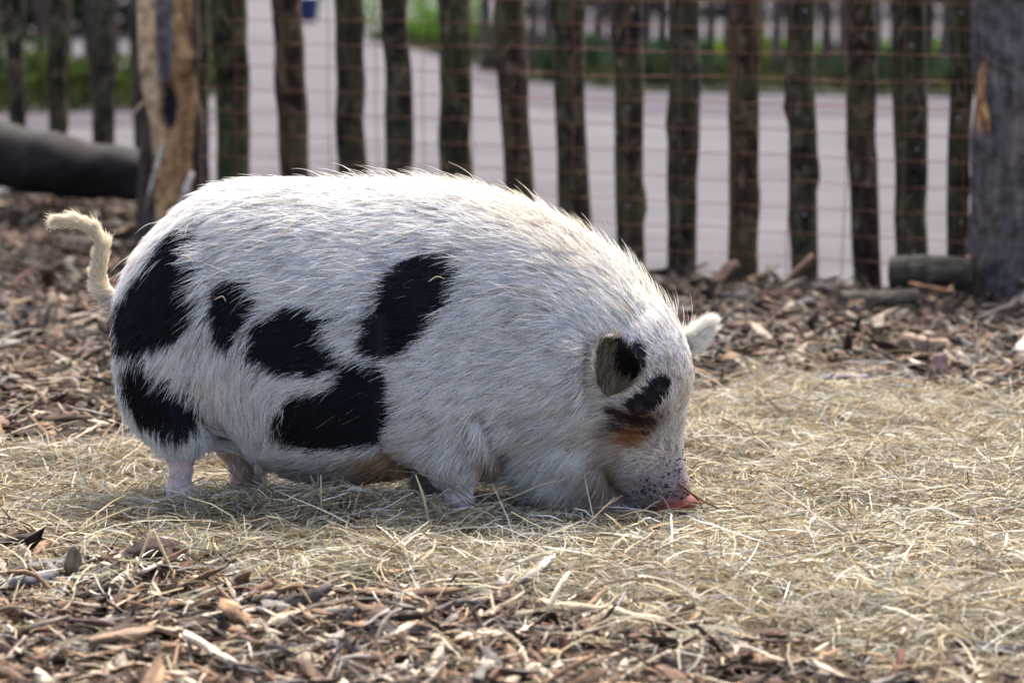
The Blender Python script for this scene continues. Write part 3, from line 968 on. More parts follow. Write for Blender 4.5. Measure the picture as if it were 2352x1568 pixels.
# skin folds: grooves pressed into the camera-side (and mirrored) flank
FOLDS = [([(1122, 940), (1140, 1005), (1162, 1072)], .016, 13), ([(1362, 790), (1355, 850), (1372, 920)], .012, 12), ([(1395, 938), (1440, 958), (1495, 966)], .010, 9),
         ([(1392, 1078), (1402, 1120), (1432, 1162)], .013, 11), ([(430, 905), (485, 972), (560, 1045)], .012, 14), ([(890, 1010), (930, 1065), (980, 1095)], .010, 12),
         ([(1340, 580), (1300, 690), (1275, 800)], .004, 45), ([(905, 720), (912, 850), (892, 985)], .008, 30), ([(480, 540), (512, 650), (490, 790)], .007, 32), ([(1180, 960), (1260, 940), (1350, 930)], .006, 16)]
GX2, GZ2 = xs[:, None], zs[None, :]
for pts, dep, wpx in FOLDS:
    P2 = np.array([lp(x, y, -.11)[[0, 2]] for x, y in pts]); w_ = wpx / 1240.0
    dm = np.full((nx, nz), 9.0, np.float32)
    for a_, b_ in zip(P2[:-1], P2[1:]):
        d_ = b_ - a_; t_ = np.clip(((GX2 - a_[0]) * d_[0] + (GZ2 - a_[1]) * d_[1]) / (d_ @ d_), 0, 1)
        dm = np.minimum(dm, np.hypot(GX2 - a_[0] - t_ * d_[0], GZ2 - a_[1] - t_ * d_[1]))
    g_ = (1.5 * dep * np.exp(-(dm / w_) ** 2))[:, None, :]
    sd = sd + g_ * smooth(.02, .06, np.abs(GY)).astype(np.float32)
# tail
TAIL = [(300, 690), (262, 684), (236, 664), (226, 630), (230, 595), (236, 560), (216, 526), (175, 505), (132, 503)]
tl = [(lp(*p, ly=.0), .0125 - .0007 * i) for i, p in enumerate(TAIL)]
sd = smin(sd, chain(tl, .006), .014)

def surface_nets(val, org, h):
    nx, ny, nz = val.shape
    s = val < 0
    cell = np.zeros((nx - 1, ny - 1, nz - 1), np.int8)
    for a in (0, 1):
        for b in (0, 1):
            for c in (0, 1):
                cell += s[a:nx - 1 + a, b:ny - 1 + b, c:nz - 1 + c]
    act = (cell > 0) & (cell < 8)
    ijk = np.argwhere(act)
    idx = -np.ones(act.shape, np.int64); idx[act] = np.arange(len(ijk))
    acc = np.zeros((len(ijk), 3)); cnt = np.zeros(len(ijk))
    corners = [(a, b, c) for a in (0, 1) for b in (0, 1) for c in (0, 1)]
    cv = {c: val[ijk[:, 0] + c[0], ijk[:, 1] + c[1], ijk[:, 2] + c[2]] for c in corners}
    for c in corners:
        for ax in range(3):
            if c[ax]: continue
            d = list(c); d[ax] = 1; d = tuple(d)
            m = (cv[c] < 0) != (cv[d] < 0)
            t = cv[c][m] / (cv[c][m] - cv[d][m])
            p = np.tile(np.array(c, float), (m.sum(), 1)); p[:, ax] = t
            acc[m] += p; cnt[m] += 1
    v = (ijk + acc / cnt[:, None]) * h + org
    quads = []
    for ax in range(3):
        sl0 = [slice(None)] * 3; sl1 = [slice(None)] * 3
        sl0[ax] = slice(0, -1); sl1[ax] = slice(1, None)
        d = s[tuple(sl0)] != s[tuple(sl1)]
        e = np.argwhere(d)
        b, c = (ax + 1) % 3, (ax + 2) % 3
        ok = (e[:, b] > 0) & (e[:, c] > 0) & (e[:, b] < val.shape[b] - 1) & (e[:, c] < val.shape[c] - 1)
        e = e[ok]
        neg = s[e[:, 0], e[:, 1], e[:, 2]]
        def at(db, dc):
            k = e.copy(); k[:, b] += db; k[:, c] += dc
            return idx[k[:, 0], k[:, 1], k[:, 2]]
        q = np.stack([at(-1, -1), at(0, -1), at(0, 0), at(-1, 0)], -1)
        q[~neg] = q[~neg][:, ::-1]
        quads.append(q)
    return v, np.concatenate(quads)

PV, PQ = surface_nets(sd, np.array([BX[0], BY[0], BZ[0]]), H)
del sd, head, rr, r
ed = np.unique(np.sort(np.concatenate([PQ[:, [0, 1]], PQ[:, [1, 2]], PQ[:, [2, 3]], PQ[:, [3, 0]]]), 1), axis=0)
deg = np.bincount(ed.ravel(), minlength=len(PV)).astype(float)
for it in range(6):
    acc = np.stack([np.bincount(ed[:, 0], PV[ed[:, 1], k], len(PV)) + np.bincount(ed[:, 1], PV[ed[:, 0], k], len(PV)) for k in range(3)], -1)
    PV = PV + (acc / deg[:, None] - PV) * (.55 if it % 2 == 0 else -.5 if it < 5 else .3)

# ---- coat pattern in picture coordinates (the far flank gets its own, shifted, pattern)
SPOTS = [[(425, 520), (445, 540), (434, 580), (440, 620), (442, 660), (452, 690), (440, 735), (400, 772), (340, 792), (300, 803), (262, 790), (258, 720), (275, 670), (300, 640), (330, 612), (355, 585), (375, 556), (400, 532)],
         [(275, 825), (330, 815), (352, 850), (392, 880), (430, 900), (452, 940), (430, 972), (400, 995), (365, 990), (310, 960), (280, 900)],
         [(492, 664), (525, 647), (572, 652), (596, 690), (580, 730), (545, 762), (520, 795), (494, 770), (478, 720)],
         [(565, 775), (600, 738), (670, 702), (722, 705), (748, 735), (760, 785), (785, 808), (780, 846), (725, 860), (640, 852), (585, 822)],
         [(920, 610), (980, 585), (1040, 600), (1058, 625), (1030, 690), (985, 760), (930, 812), (860, 825), (832, 790), (850, 730), (880, 660)],
         [(628, 935), (690, 905), (760, 895), (782, 850), (800, 828), (850, 838), (895, 885), (906, 945), (882, 1008), (800, 1024), (700, 1028), (645, 996), (622, 965)],
         [(1425, 930), (1465, 905), (1490, 878), (1512, 866), (1534, 878), (1526, 912), (1494, 945), (1448, 956)]]
def coat(world_p, local_p):
    uv, _ = project(world_p)
    x = uv[:, 0].copy(); y = uv[:, 1].copy()
    far_side = local_p[:, 1] > .06
    x = np.where(far_side, 1340 - x * .78, x); y = np.where(far_side, y + 40, y)
    w = np.column_stack([x, y]) / 60
    sz_ = np.where(x > 1400, .25, 1.0)
    x = x - 9 + 10 * sz_ * vnoise(w, 61, 3); y = y + 2 + 8 * sz_ * vnoise(w, 62, 3)
    jr = np.random.default_rng(len(x))
    x = x + sz_ * (6 * vnoise(w * 5, 63, 2) + 6 * jr.normal(size=len(x))); y = y + sz_ * (5 * vnoise(w * 5, 64, 2) + 4 * jr.normal(size=len(x)))
    black = np.zeros(len(x), bool)
    for s in SPOTS:
        s_ = np.asarray(s, float); c_ = s_.mean(0)
        black |= in_poly(x, y, c_ + (s_ - c_) * 1.05)
    black |= (((x - 1458) / 22) ** 2 + ((y - 828) / 36) ** 2 < 1)
    black |= (((x - 778) / 24) ** 2 + ((y - 726) / 13) ** 2 < 1) & (np.random.default_rng(5).random(len(x)) < .55)
    return black, x, y

def face_masks(uv, local_p):
    x, y = uv[:, 0], uv[:, 1]
    nearside = local_p[:, 1] < .02
    eye = np.exp(-(((x - 1464) / 44) ** 2 + ((y - 972) / 28) ** 2)) * nearside
    eye2 = np.exp(-(((x - 1456) / 34) ** 2 + ((y - 1008) / 17) ** 2)) * nearside
    return eye, eye2

tri = np.concatenate([PQ[:, [0, 1, 2]], PQ[:, [0, 2, 3]]])
def vert_normals(v, t):
    fn = np.cross(v[t[:, 1]] - v[t[:, 0]], v[t[:, 2]] - v[t[:, 0]])
    n = np.stack([sum(np.bincount(t[:, j], fn[:, k], len(v)) for j in range(3)) for k in range(3)], -1)
    return n / (np.linalg.norm(n, axis=1)[:, None] + 1e-12), np.linalg.norm(fn, axis=1) / 2
PN, PA = vert_normals(PV, tri)

pig = tag(empty('pig', tuple(PC), -PSI), 'fat white pig with black patches rooting in the hay', 'pig')
PW = to_world(PV)
uv, _ = project(PW)
blackv, _, _ = coat(PW, PV)
skin = np.tile(np.array([.24, .195, .19]), (len(PV), 1))
skin[blackv] = (.009, .009, .011)
eye, eye2 = face_masks(uv, PV)
snout_c = hp(1530, 1120)
axis = hp(1548, 1168) - hp(1500, 1050); axis /= np.linalg.norm(axis)
sn = smooth(1035, 1110, uv[:, 1] + (uv[:, 0] - 1500) * .25) * smooth(1385, 1440, uv[:, 0])
skin = skin * (1 - sn[:, None]) + np.array([.27, .205, .21]) * sn[:, None]
tip = smooth(-.045, -.012, (PV - hp(1546, 1166)) @ axis) * smooth(1440, 1490, uv[:, 0])
skin = skin * (1 - tip[:, None]) + np.array([.24, .115, .105]) * tip[:, None]
dirt = smooth(.25, .6, vnoise(PV * 75, 71, 3)) * sn
dirt = np.maximum(dirt, smooth(.15, .45, vnoise(PV * 120, 72, 2)) * sn * smooth(-.07, -.03, (PV - hp(1546, 1166)) @ axis) * smooth(.0, -.02, (PV - hp(1546, 1166)) @ axis))
skin = skin * (1 - .75 * dirt[:, None]) + np.array([.05, .042, .048]) * (.75 * dirt)[:, None]
legm = smooth(.13, .09, PV[:, 2]) * (uv[:, 0] < 1120) * ((uv[:, 0] < 480) | (uv[:, 0] > 960))
skin = skin * (1 - legm[:, None]) + np.array([.60, .43, .40]) * legm[:, None]
inner = smooth(.10, .0, np.abs(PV[:, 1] - .06)) * smooth(.16, .08, PV[:, 2]) * smooth(700, 620, uv[:, 0])
skin = skin * (1 - inner[:, None]) + np.array([.55, .30, .235]) * inner[:, None]
bel = smooth(.15, .08, PV[:, 2]) * (1 - legm) * (uv[:, 0] > 600) * (uv[:, 0] < 1200)
skin = skin * (1 - .7 * bel[:, None]) + np.array([.42, .215, .105]) * (.7 * bel)[:, None]
skin = skin * (1 - eye[:, None]) + np.array([.10, .035, .012]) * eye[:, None]
me = fill_mesh('body', PV, PQ, smooth_shade=True)
point_color(me, 'tint', np.clip(skin, .01, .9))
add('body', me, MAT_SKIN, pig)

# ---- ears
def ear_mesh(rows, ly0, ly1, cup, thick, flip=1, tilt=0.0):
    """rows: (left x, right x, y) in the picture from base to tip; a cupped leaf with real thickness"""
    K = 13
    n = len(rows)
    P = np.zeros((n, K, 3))
    for i, (xl, xr, yl, yr) in enumerate(rows):
        t = i / (n - 1)
        for k in range(K):
            s = k / (K - 1)
            u = 2 * s - 1
            ly = ly0 + (ly1 - ly0) * t + cup * (1 - u * u) * (1 - .5 * t) * flip + tilt * max(u, -.6)
            P[i, k] = lp(xl + (xr - xl) * s, yl + (yr - yl) * s, ly)
    front = P.reshape(-1, 3)
    back = front.copy(); back[:, 1] += thick
    i = np.arange(n - 1)[:, None] * K + np.arange(K - 1)[None, :]
    q1 = np.stack([i, i + 1, i + K + 1, i + K], -1).reshape(-1, 4)
    N = n * K
    q2 = (q1 + N)[:, ::-1]
    rim = list(range(K)) + [r_ * K + K - 1 for r_ in range(1, n)] + [(n - 1) * K + k for k in range(K - 2, -1, -1)] + [r_ * K for r_ in range(n - 2, 0, -1)]
    q3 = np.array([(rim[j], rim[(j + 1) % len(rim)], rim[(j + 1) % len(rim)] + N, rim[j] + N) for j in range(len(rim))])[:, ::-1]
    return np.vstack([front, back]), np.vstack([q1, q2, q3]), N
NEAR_EAR = [(1394, 1430, 912, 900), (1380, 1450, 890, 880), (1371, 1460, 868, 866), (1369, 1466, 845, 852), (1371, 1468, 822, 838), (1376, 1462, 803, 822), (1383, 1448, 789, 806), (1392, 1430, 780, 792), (1402, 1414, 777, 781)]
FAR_EAR = [(1566, 1586, 778, 812), (1577, 1596, 768, 802), (1589, 1606, 760, 788), (1601, 1615, 753, 773), (1612, 1622, 747, 760), (1622, 1626, 743, 748)]
fur_src = []            # (verts, tris, normals, kind) pools for the coat
eb = PV[np.argsort(((uv[:, 0] - 1420) ** 2 + (uv[:, 1] - 900) ** 2) + 1e7 * (PV[:, 1] > 0))[:40]].mean(0)[1]
for rows, l0, l1, cup, kind in ((NEAR_EAR, eb - .018, eb - .056, .009, 'ear'), (FAR_EAR, hp(1578, 790)[1] + .062, hp(1578, 790)[1] + .085, .010, 'far_ear')):
    v, q, N = ear_mesh(rows, l0, l1, cup, .0035, 1, .022 if kind == 'ear' else 0.0)
    t = np.concatenate([q[:, [0, 1, 2]], q[:, [0, 2, 3]]])
    n_, a_ = vert_normals(v, t)
    euv, _ = project(to_world(v))
    col = np.tile(np.array([.42, .33, .31]), (len(v), 1))
    if kind == 'ear':
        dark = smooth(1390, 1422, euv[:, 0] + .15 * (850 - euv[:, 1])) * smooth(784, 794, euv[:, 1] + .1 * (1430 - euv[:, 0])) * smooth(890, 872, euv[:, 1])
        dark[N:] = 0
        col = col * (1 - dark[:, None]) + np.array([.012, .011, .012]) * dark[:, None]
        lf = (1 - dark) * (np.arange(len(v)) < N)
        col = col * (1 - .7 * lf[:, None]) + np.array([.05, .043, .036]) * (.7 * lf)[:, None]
    else:
        col = np.tile(np.array([.74, .66, .60]), (len(v), 1))  # paler skin colour stands in for backlight glowing through the ear
        dark = np.zeros(len(v))
    m_ = fill_mesh('ear', v, q, smooth_shade=True); point_color(m_, 'tint', col)
    o = add('ear', m_, MAT_SKIN, pig)
    o['label'] = 'small upright ear with a dark inside' if kind == 'ear' else 'white far ear lit from behind'
    fur_src.append((v, t, n_, a_, kind, dark, N))

# ---- nose disc with nostrils
MAT_NOSE = m_plain('nose_skin', (.17, .030, .018), .5, .3, 220, .45, .0015)
MAT_DARK = m_plain('dark_wet', (.02, .012, .012), .3, .5, 60, .3)
nc = hp(1551, 1166)
na = np.array([.30, -.20, -.93]); na /= np.linalg.norm(na)
nu = np.cross(na, [0, 0, 1.0]); nu /= np.linalg.norm(nu); nw = np.cross(na, nu)
v, q = [], []
prof = [(.034, -.024), (.0385, -.014), (.0445, -.008), (.0460, -.001), (.0445, .005), (.0410, .0075), (.034, .006), (.02, .005), (.002, .005)]
S = 28
for r_, z_ in prof:
    for s in range(S):
        an = 6.2832 * s / S
        k = r_ * (1 + .03 * math.sin(3 * an + 1))
        v.append(nc + na * z_ + nu * math.cos(an) * k * 1.04 + nw * math.sin(an) * k * .86)
for k in range(len(prof) - 1):
    for s in range(S):
        q.append((k * S + s, k * S + (s + 1) % S, (k + 1) * S + (s + 1) % S, (k + 1) * S + s))
nose = add('nose_disc', fill_mesh('nose_disc', v, q, smooth_shade=True), MAT_NOSE, pig)
nose['label'] = 'reddish wet snout disc pressed into the hay'
for s in (-1, 1):
    m_ = ball('nostril', .009, 3, (1, 1.3, .5), 10, 6); m_.materials.append(MAT_DARK)
    o = add('nostril', m_, None, nose)
    o.location = nc + na * .0035 + nu * s * .017
    o.rotation_euler = Vector(na).to_track_quat('Z', 'Y').to_euler()
# ---- dirt crumbs on the snout
dr = np.random.default_rng(17)
dv, dq, off_ = [], [], 0
bmc = ball('crumb', 1.0, 1, (1, 1, .7), 5, 4)
cco = np.zeros(len(bmc.vertices) * 3, np.float32); bmc.vertices.foreach_get('co', cco); cco = cco.reshape(-1, 3)
cfa = [tuple(p.vertices) for p in bmc.polygons]
for k in range(210):
    if k < 70: tx, ty = dr.normal(1557, 9), dr.normal(1085, 22)
    else: tx, ty = dr.normal(1515, 34), dr.normal(1128, 18)
    i_ = np.argmin((uv[:, 0] - tx) ** 2 + (uv[:, 1] - ty) ** 2 + 1e7 * (PV[:, 1] > .03))
    dv.append(cco * dr.uniform(.0008, .0032) * dr.uniform(.6, 1.4, 3) + PV[i_] + PN[i_] * .003)
    dq += [tuple(off_ + a for a in f) for f in cfa]; off_ += len(cco)
dm_ = bpy.data.meshes.new('dirt_crumbs'); dm_.from_pydata(np.concatenate(dv).tolist(), [], dq); dm_.update()
tag(add('dirt_crumbs', dm_, m_plain('dirt', (.022, .018, .02), .9), pig), kind='stuff')
# ---- eyes, half shut in their folds
MAT_EYE = m_plain('eye_wet', (.03, .018, .012), .12, .6, 20, .3, .0)
MAT_LID = m_plain('eyelid', (.018, .009, .006), .6, .3, 90, .4)
ei = np.argsort((uv[:, 0] - 1484) ** 2 + (uv[:, 1] - 984) ** 2 + 1e7 * (PV[:, 1] > .02))[:25]
ep = PV[ei].mean(0); en = PN[ei].mean(0); en /= np.linalg.norm(en)
def eye_parts(p, n):
    o = add('eye', ball('eye', .0075, 2, (1, 1, 1), 14, 10), MAT_EYE, pig); o.location = p - n * .0075; o['label'] = 'small dark half-shut eye'
    rot = Vector(n).to_track_quat('Z', 'Y').to_euler()
    for sg in (-1, 1):
        lid = revolve('eyelid', [(.0125, -.006), (.0122, .000), (.0100, .0040), (.0066, .0058), (.0054, .0050)], 18)
        co = np.zeros(len(lid.vertices) * 3, np.float32); lid.vertices.foreach_get('co', co); co = co.reshape(-1, 3)
        co[:, 1] = np.where(co[:, 1] * sg < 0, co[:, 1] * .12, co[:, 1] * .9)
        lid.vertices.foreach_set('co', co.ravel()); lid.update()
        l_ = add('eyelid', lid, MAT_LID, o); l_.rotation_euler = rot
        l_.location = Vector(n) * .003 + (l_.rotation_euler.to_matrix() @ Vector((0, sg * .0022, 0)))
eye_parts(ep, en)
mir = np.array([1.0, -1.0, 1.0])
eye_parts(np.array([ep[0], -2 * (ep[0] - X0) * PHI - ep[1], ep[2]]), en * mir)
# ---- hooves
MAT_HOOF = m_plain('hoof_horn', (.13, .10, .085), .5, .4, 80, .4)
for pts in (near_h, far_h, near_f, far_f):
    c = pts[-1][0]
    for s in (-1, 1):
        m_ = ball('hoof', .021, 8, (1.3, .7, .55), 12, 8); m_.materials.append(MAT_HOOF)
        o = add('hoof', m_, None, pig); o.location = (c[0] + .010, c[1] + s * .012, .011)
        o.rotation_euler.z = s * .12

# ---- the coat: single hairs combed along a flow field
GUIDES = np.array([
    (300, 640, -.5, .85), (400, 490, -.9, .35), (560, 420, -1, .06), (760, 425, -1, .03), (950, 430, -1, -.05), (1120, 460, -1, -.22), (1250, 510, -.9, -.42), (1360, 580, -.8, -.6), (1450, 660, -.65, -.75), (1530, 750, -.45, -.9),
    (480, 560, -1, .22), (640, 540, -1, .16), (820, 540, -1, .12), (1000, 560, -1, .10), (1160, 600, -1, .0), (1280, 680, -.9, -.3), (1380, 740, -.75, -.6),
    (350, 700, -.7, .7), (440, 680, -.85, .5), (560, 680, -.95, .32), (700, 680, -1, .22), (860, 690, -1, .2), (1020, 700, -1, .18), (1160, 740, -1, .16), (1280, 800, -1, .05), (1350, 850, -.9, .1),
    (310, 850, -.25, 1), (400, 820, -.55, .85), (450, 880, -.35, .95), (520, 800, -.4, .9), (560, 900, .25, 1), (600, 830, -.75, .6), (680, 800, -.95, .3), (640, 960, -.35, .8), (720, 880, -.95, .28), (800, 830, -1, .25), (780, 960, -.9, .4), (900, 860, -1, .25), (960, 800, -1, .22),
    (1050, 830, -1, .3), (1000, 930, -.95, .35), (1120, 900, -.95, .35), (1200, 860, -1, .25), (1060, 1000, -.75, .65), (960, 1000, -.9, .45), (1040, 1080, -.3, .95), (1050, 1140, -.1, 1),
    (400, 980, -.2, 1), (420, 1040, -.1, 1), (420, 1100, 0, 1), (480, 960, .1, 1), (700, 1060, -1, .12), (820, 1070, -1, .05), (900, 1060, -.95, .3),
    (1210, 980, -.85, .55), (1280, 920, -.95, .35), (1350, 960, -.9, .5), (1230, 1070, -.8, .65), (1310, 1040, -.75, .7), (1300, 1120, -.6, .8), (1380, 1060, -.7, .7), (1400, 1000, -.85, .4), (1350, 1140, -.5, .8), (1420, 1110, -.8, .5),
    (1590, 830, -.2, -1), (1580, 900, -.2, -1), (1565, 980, -.15, -1), (1560, 1060, -.25, -1), (1520, 860, -.4, -.9), (1480, 810, -.5, -.85), (1430, 940, -.8, -.5), (1500, 930, -.45, -.85), (1520, 1000, -.4, -.85), (1450, 1000, -.85, -.15), (1480, 1060, -.9, -.3), (1530, 1120, -.6, -.7), (1440, 1130, -.9, .2),
    (262, 684, -1, .1), (236, 664, -.5, -.9), (228, 630, -.05, -1), (232, 595, .05, -1), (234, 560, -.3, -.95), (216, 530, -.8, -.6), (178, 508, -1, -.1), (140, 505, -1, .1)])
def flow(uvp):
    x, y = uvp[:, 0], uvp[:, 1]
    out = np.zeros((len(x), 2)); ws = np.zeros(len(x))
    for gx_, gy_, dx, dy in GUIDES:
        l = math.hypot(dx, dy)
        sg = 26.0 if gx_ < 262 or (gx_ == 262) else 62.0
        d2 = ((x - gx_) ** 2 + (y - gy_) ** 2) / sg ** 2
        w = 1 / (1 + d2) ** 3
        out += w[:, None] * np.array([dx / l, dy / l]); ws += w
    return out / ws[:, None]

def sample(v, t, area, n, dens, r):
    w = area * dens
    c = np.cumsum(w); c /= c[-1]
    f = np.searchsorted(c, r.random(n))
    a, b = r.random(n), r.random(n)
    m = a + b > 1; a[m], b[m] = 1 - a[m], 1 - b[m]
    return f, np.stack([1 - a - b, a, b], -1)

fr = np.random.default_rng(99)
def region(uvp, l):
    """per-root hair length and density"""
    x, y = uvp[:, 0], uvp[:, 1]
    L = np.full(len(x), .036); D = np.ones(len(x))
    crest = smooth(.40, .52, l[:, 2]) * (np.abs(l[:, 1]) < .16)
    L = L + .006 * crest
    facem = smooth(1380, 1470, x + (y - 900) * .05) * smooth(740, 800, y)
    L = L * (1 - .58 * facem)
    sn_ = smooth(1030, 1105, y + (x - 1500) * .25) * smooth(1385, 1440, x)
    L = L * (1 - .66 * sn_); D = D * (1 - .62 * sn_)
    tipm = smooth(-.05, -.02, (l - hp(1546, 1166)) @ axis) * (x > 1440)
    D = D * (1 - tipm)
    cheek = smooth(1180, 1240, x) * smooth(1440, 1390, x) * smooth(880, 960, y)
    L = L * (1 + .45 * cheek)
    leg = smooth(.15, .08, l[:, 2]) * (x < 1120) * ((x < 520) | (x > 960))
    L = L * (1 - .72 * leg)
    leg_low = smooth(.125, .09, l[:, 2]) * (x < 470)
    D = D * (1 - .8 * leg_low)
    inner_ = smooth(.11, .02, np.abs(l[:, 1] - .06)) * smooth(.15, .08, l[:, 2]) * smooth(720, 620, x)
    D = D * (1 - .85 * inner_)
    under = smooth(.105, .07, l[:, 2]) * (x > 560) * (x < 960)
    under = np.maximum(under, np.exp(-(((x - 895) / 40) ** 2 + ((y - 1065) / 28) ** 2)))
    under = np.maximum(under, np.exp(-(((x - 1135) / 30) ** 2 + ((y - 1060) / 30) ** 2)))
    D = D * (1 - .65 * under)
    tail = x < 262
    L = np.where(tail, .021, L); D = np.where(tail, 3.5, D)
    D = np.where(l[:, 1] > .10, D * .35, D)
    return L, D

def hair_colors(world_p, local_p, uvp):
    n = len(uvp)
    black, x, y = coat(world_p, local_p)
    col = np.array([.88, .862, .835]) * fr.uniform(.74, 1.12, (n, 1))
    col = np.where((uvp[:, 0] < 262)[:, None], col * np.array([.98, .88, .70]), col)
    yel = fr.random(n) < .18
    col[yel] *= np.array([1.0, .93, .80])
    x, y = uvp[:, 0], uvp[:, 1]
    crest = np.exp(-(((x - 1230) / 170) ** 2)) * smooth(110, 20, y - (430 + np.clip(x - 1100, 0, 500) ** 1.35 * .09)) * .8
    col = col * (1 - crest[:, None]) + col * np.array([.98, .945, .86]) * crest[:, None]
    ft = smooth(1330, 1430, x) * smooth(760, 900, y) * (.55 + .45 * vnoise(local_p * 14, 81, 2))
    col = col * (1 - .8 * ft[:, None]) + col * np.array([.86, .74, .56]) * (.8 * ft)[:, None]
    jt = smooth(1200, 1270, x) * smooth(1440, 1390, x) * smooth(1010, 1080, y) * np.clip(.35 + .9 * vnoise(local_p * 22, 84, 2), 0, 1)
    col = col * (1 - .75 * jt[:, None]) + np.array([.36, .25, .14]) * (.75 * jt)[:, None]
    jaw = np.exp(-(((x - 1402) / 40) ** 2 + ((y - 1100) / 60) ** 2))  # brown jaw stain, with the mouth crease's shade painted into the hair colour
    col = col * (1 - .8 * jaw[:, None]) + np.array([.14, .072, .038]) * (.8 * jaw)[:, None]
    thr = 1.2 * np.exp(-(((x - 1138) / 40) ** 2 + ((y - 1065) / 42) ** 2)) + np.exp(-(((x - 1260) / 70) ** 2 + ((y - 1150) / 28) ** 2)) * .7
    thr = np.clip(thr, 0, 1)
    col = col * (1 - .85 * thr[:, None]) + np.array([.36, .17, .075]) * (.85 * thr)[:, None]
    ch = smooth(1330, 1400, x) * smooth(960, 1030, y) * smooth(1470, 1410, x) * np.clip(.5 + .6 * vnoise(local_p * 30, 83, 2), 0, 1)
    col = col * (1 - .7 * ch[:, None]) + np.array([.42, .27, .15]) * (.7 * ch)[:, None]
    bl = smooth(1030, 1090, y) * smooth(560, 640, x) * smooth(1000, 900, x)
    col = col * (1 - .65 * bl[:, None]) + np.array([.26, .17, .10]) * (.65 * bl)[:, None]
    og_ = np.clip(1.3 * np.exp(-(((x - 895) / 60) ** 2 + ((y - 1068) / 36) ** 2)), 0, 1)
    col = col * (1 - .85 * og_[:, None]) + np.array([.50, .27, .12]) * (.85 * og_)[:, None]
    e1, e2 = face_masks(uvp, local_p)
    e1 = np.clip(e1 * 3.2 * fr.uniform(.55, 1.2, n), 0, 1)
    col = col * (1 - e1[:, None]) + np.array([.042, .014, .006]) * e1[:, None]
    e2 = np.clip(e2 * 2.0 * fr.uniform(.45, 1.15, n), 0, 1)
    col = col * (1 - e2[:, None]) + np.array([.34, .115, .010]) * e2[:, None]
    lid = np.exp(-(((x - 1420) / 26) ** 2 + ((y - 948) / 8) ** 2)) * (local_p[:, 1] < 0)
    col = col * (1 - lid[:, None]) + np.array([.04, .02, .012]) * lid[:, None]
    sn_ = smooth(1050, 1110, y + (x - 1500) * .25) * smooth(1400, 1450, x)
    col = col * (1 - .5 * sn_[:, None]) + np.array([.42, .33, .33]) * (.5 * sn_)[:, None]
    dt = smooth(.2, .55, vnoise(local_p * 75, 71, 3)) * sn_
    col = col * (1 - .8 * dt[:, None]) + np.array([.04, .035, .04]) * (.8 * dt)[:, None]
    bc = np.array([.0055, .0055, .0075]) * fr.uniform(.3, 2.6, (n, 1))
    stray = fr.random(n) < .005
    col = np.where((black & ~stray)[:, None], bc, np.where((black & stray)[:, None], col * .45, col))
    cid = np.floor((local_p + .003 * fr.normal(size=local_p.shape)) / .011).astype(np.int64)
    hsh = ((cid[:, 0] * 73856093 ^ cid[:, 1] * 19349663 ^ cid[:, 2] * 83492791) % 1009) / 1009.0
    col = col * (.80 + .24 * np.sqrt(hsh))[:, None]
    cid = np.floor((local_p + .002 * fr.normal(size=local_p.shape)) / .0065).astype(np.int64)
    h2 = ((cid[:, 0] * 83492791 ^ cid[:, 1] * 73856093 ^ cid[:, 2] * 19349663) % 1013) / 1013.0
    under_ = (h2 < .11) & ~black & (uvp[:, 0] > 262)
    col = np.where(under_[:, None], col * np.array([.46, .43, .42]), col)
    return np.clip(col, .0015, .93), black

def grow(root, nrm, fl, L, colr, lift, K=6, clump=.0085, clump_w=.86, wild=.085):
    n = len(root)
    ft = np.column_stack([fl[:, 0], np.zeros(n), -fl[:, 1]])
    ft[:, 1] += .10 * fr.normal(size=n)
    ft -= nrm * (ft * nrm).sum(1)[:, None]
    ln = np.linalg.norm(ft, axis=1)[:, None]
    bad = ln[:, 0] < .15
    ft = ft / np.maximum(ln, 1e-6)
    ft[bad] = np.cross(nrm[bad], [0, 1.0, .1])
    # combing disturbed by smooth noise, per tuft and per hair
    cid = np.floor((root + .004 * fr.normal(size=root.shape)) / clump).astype(np.int64)
    key = cid[:, 0] * 73856093 ^ cid[:, 1] * 19349663 ^ cid[:, 2] * 83492791
    uq, inv = np.unique(key, return_inverse=True)
    cnt = np.bincount(inv)
    cen = np.stack([np.bincount(inv, root[:, k]) / cnt for k in range(3)], -1)
    ca = fr.normal(size=len(uq)); cl = fr.normal(size=len(uq)); clen = fr.uniform(.8, 1.2, len(uq))
    ang = .24 * vnoise(root * 7, 91, 2) + .11 * ca[inv] + wild * fr.normal(size=n)
    bt = np.cross(nrm, ft)
    f2 = ft * np.cos(ang)[:, None] + bt * np.sin(ang)[:, None]
    el = np.clip(lift * (1 + .25 * cl[inv]) + .10 * fr.normal(size=n), .04, 1.3)
    Lh = L * clen[inv] * fr.uniform(.65, 1.2, n)
    t = np.linspace(0, 1, K)
    ce, se = np.cos(el), np.sin(el)
    bend = .25 + .2 * fr.random(n)
    P = root[:, None] + Lh[:, None, None] * (f2[:, None] * (ce[:, None] * t + (1 - ce)[:, None] * t * t)[..., None]
                                            + nrm[:, None] * (se[:, None] * (t - bend[:, None] * t * t))[..., None])
    P[..., 2] -= (Lh * .10)[:, None] * t * t
    P += bt[:, None] * (Lh * .10 * fr.normal(size=n))[:, None, None] * (t * t)[None, :, None]
    P += (cen[inv] - root)[:, None] * (clump_w * t ** 1.3)[None, :, None]
    return P

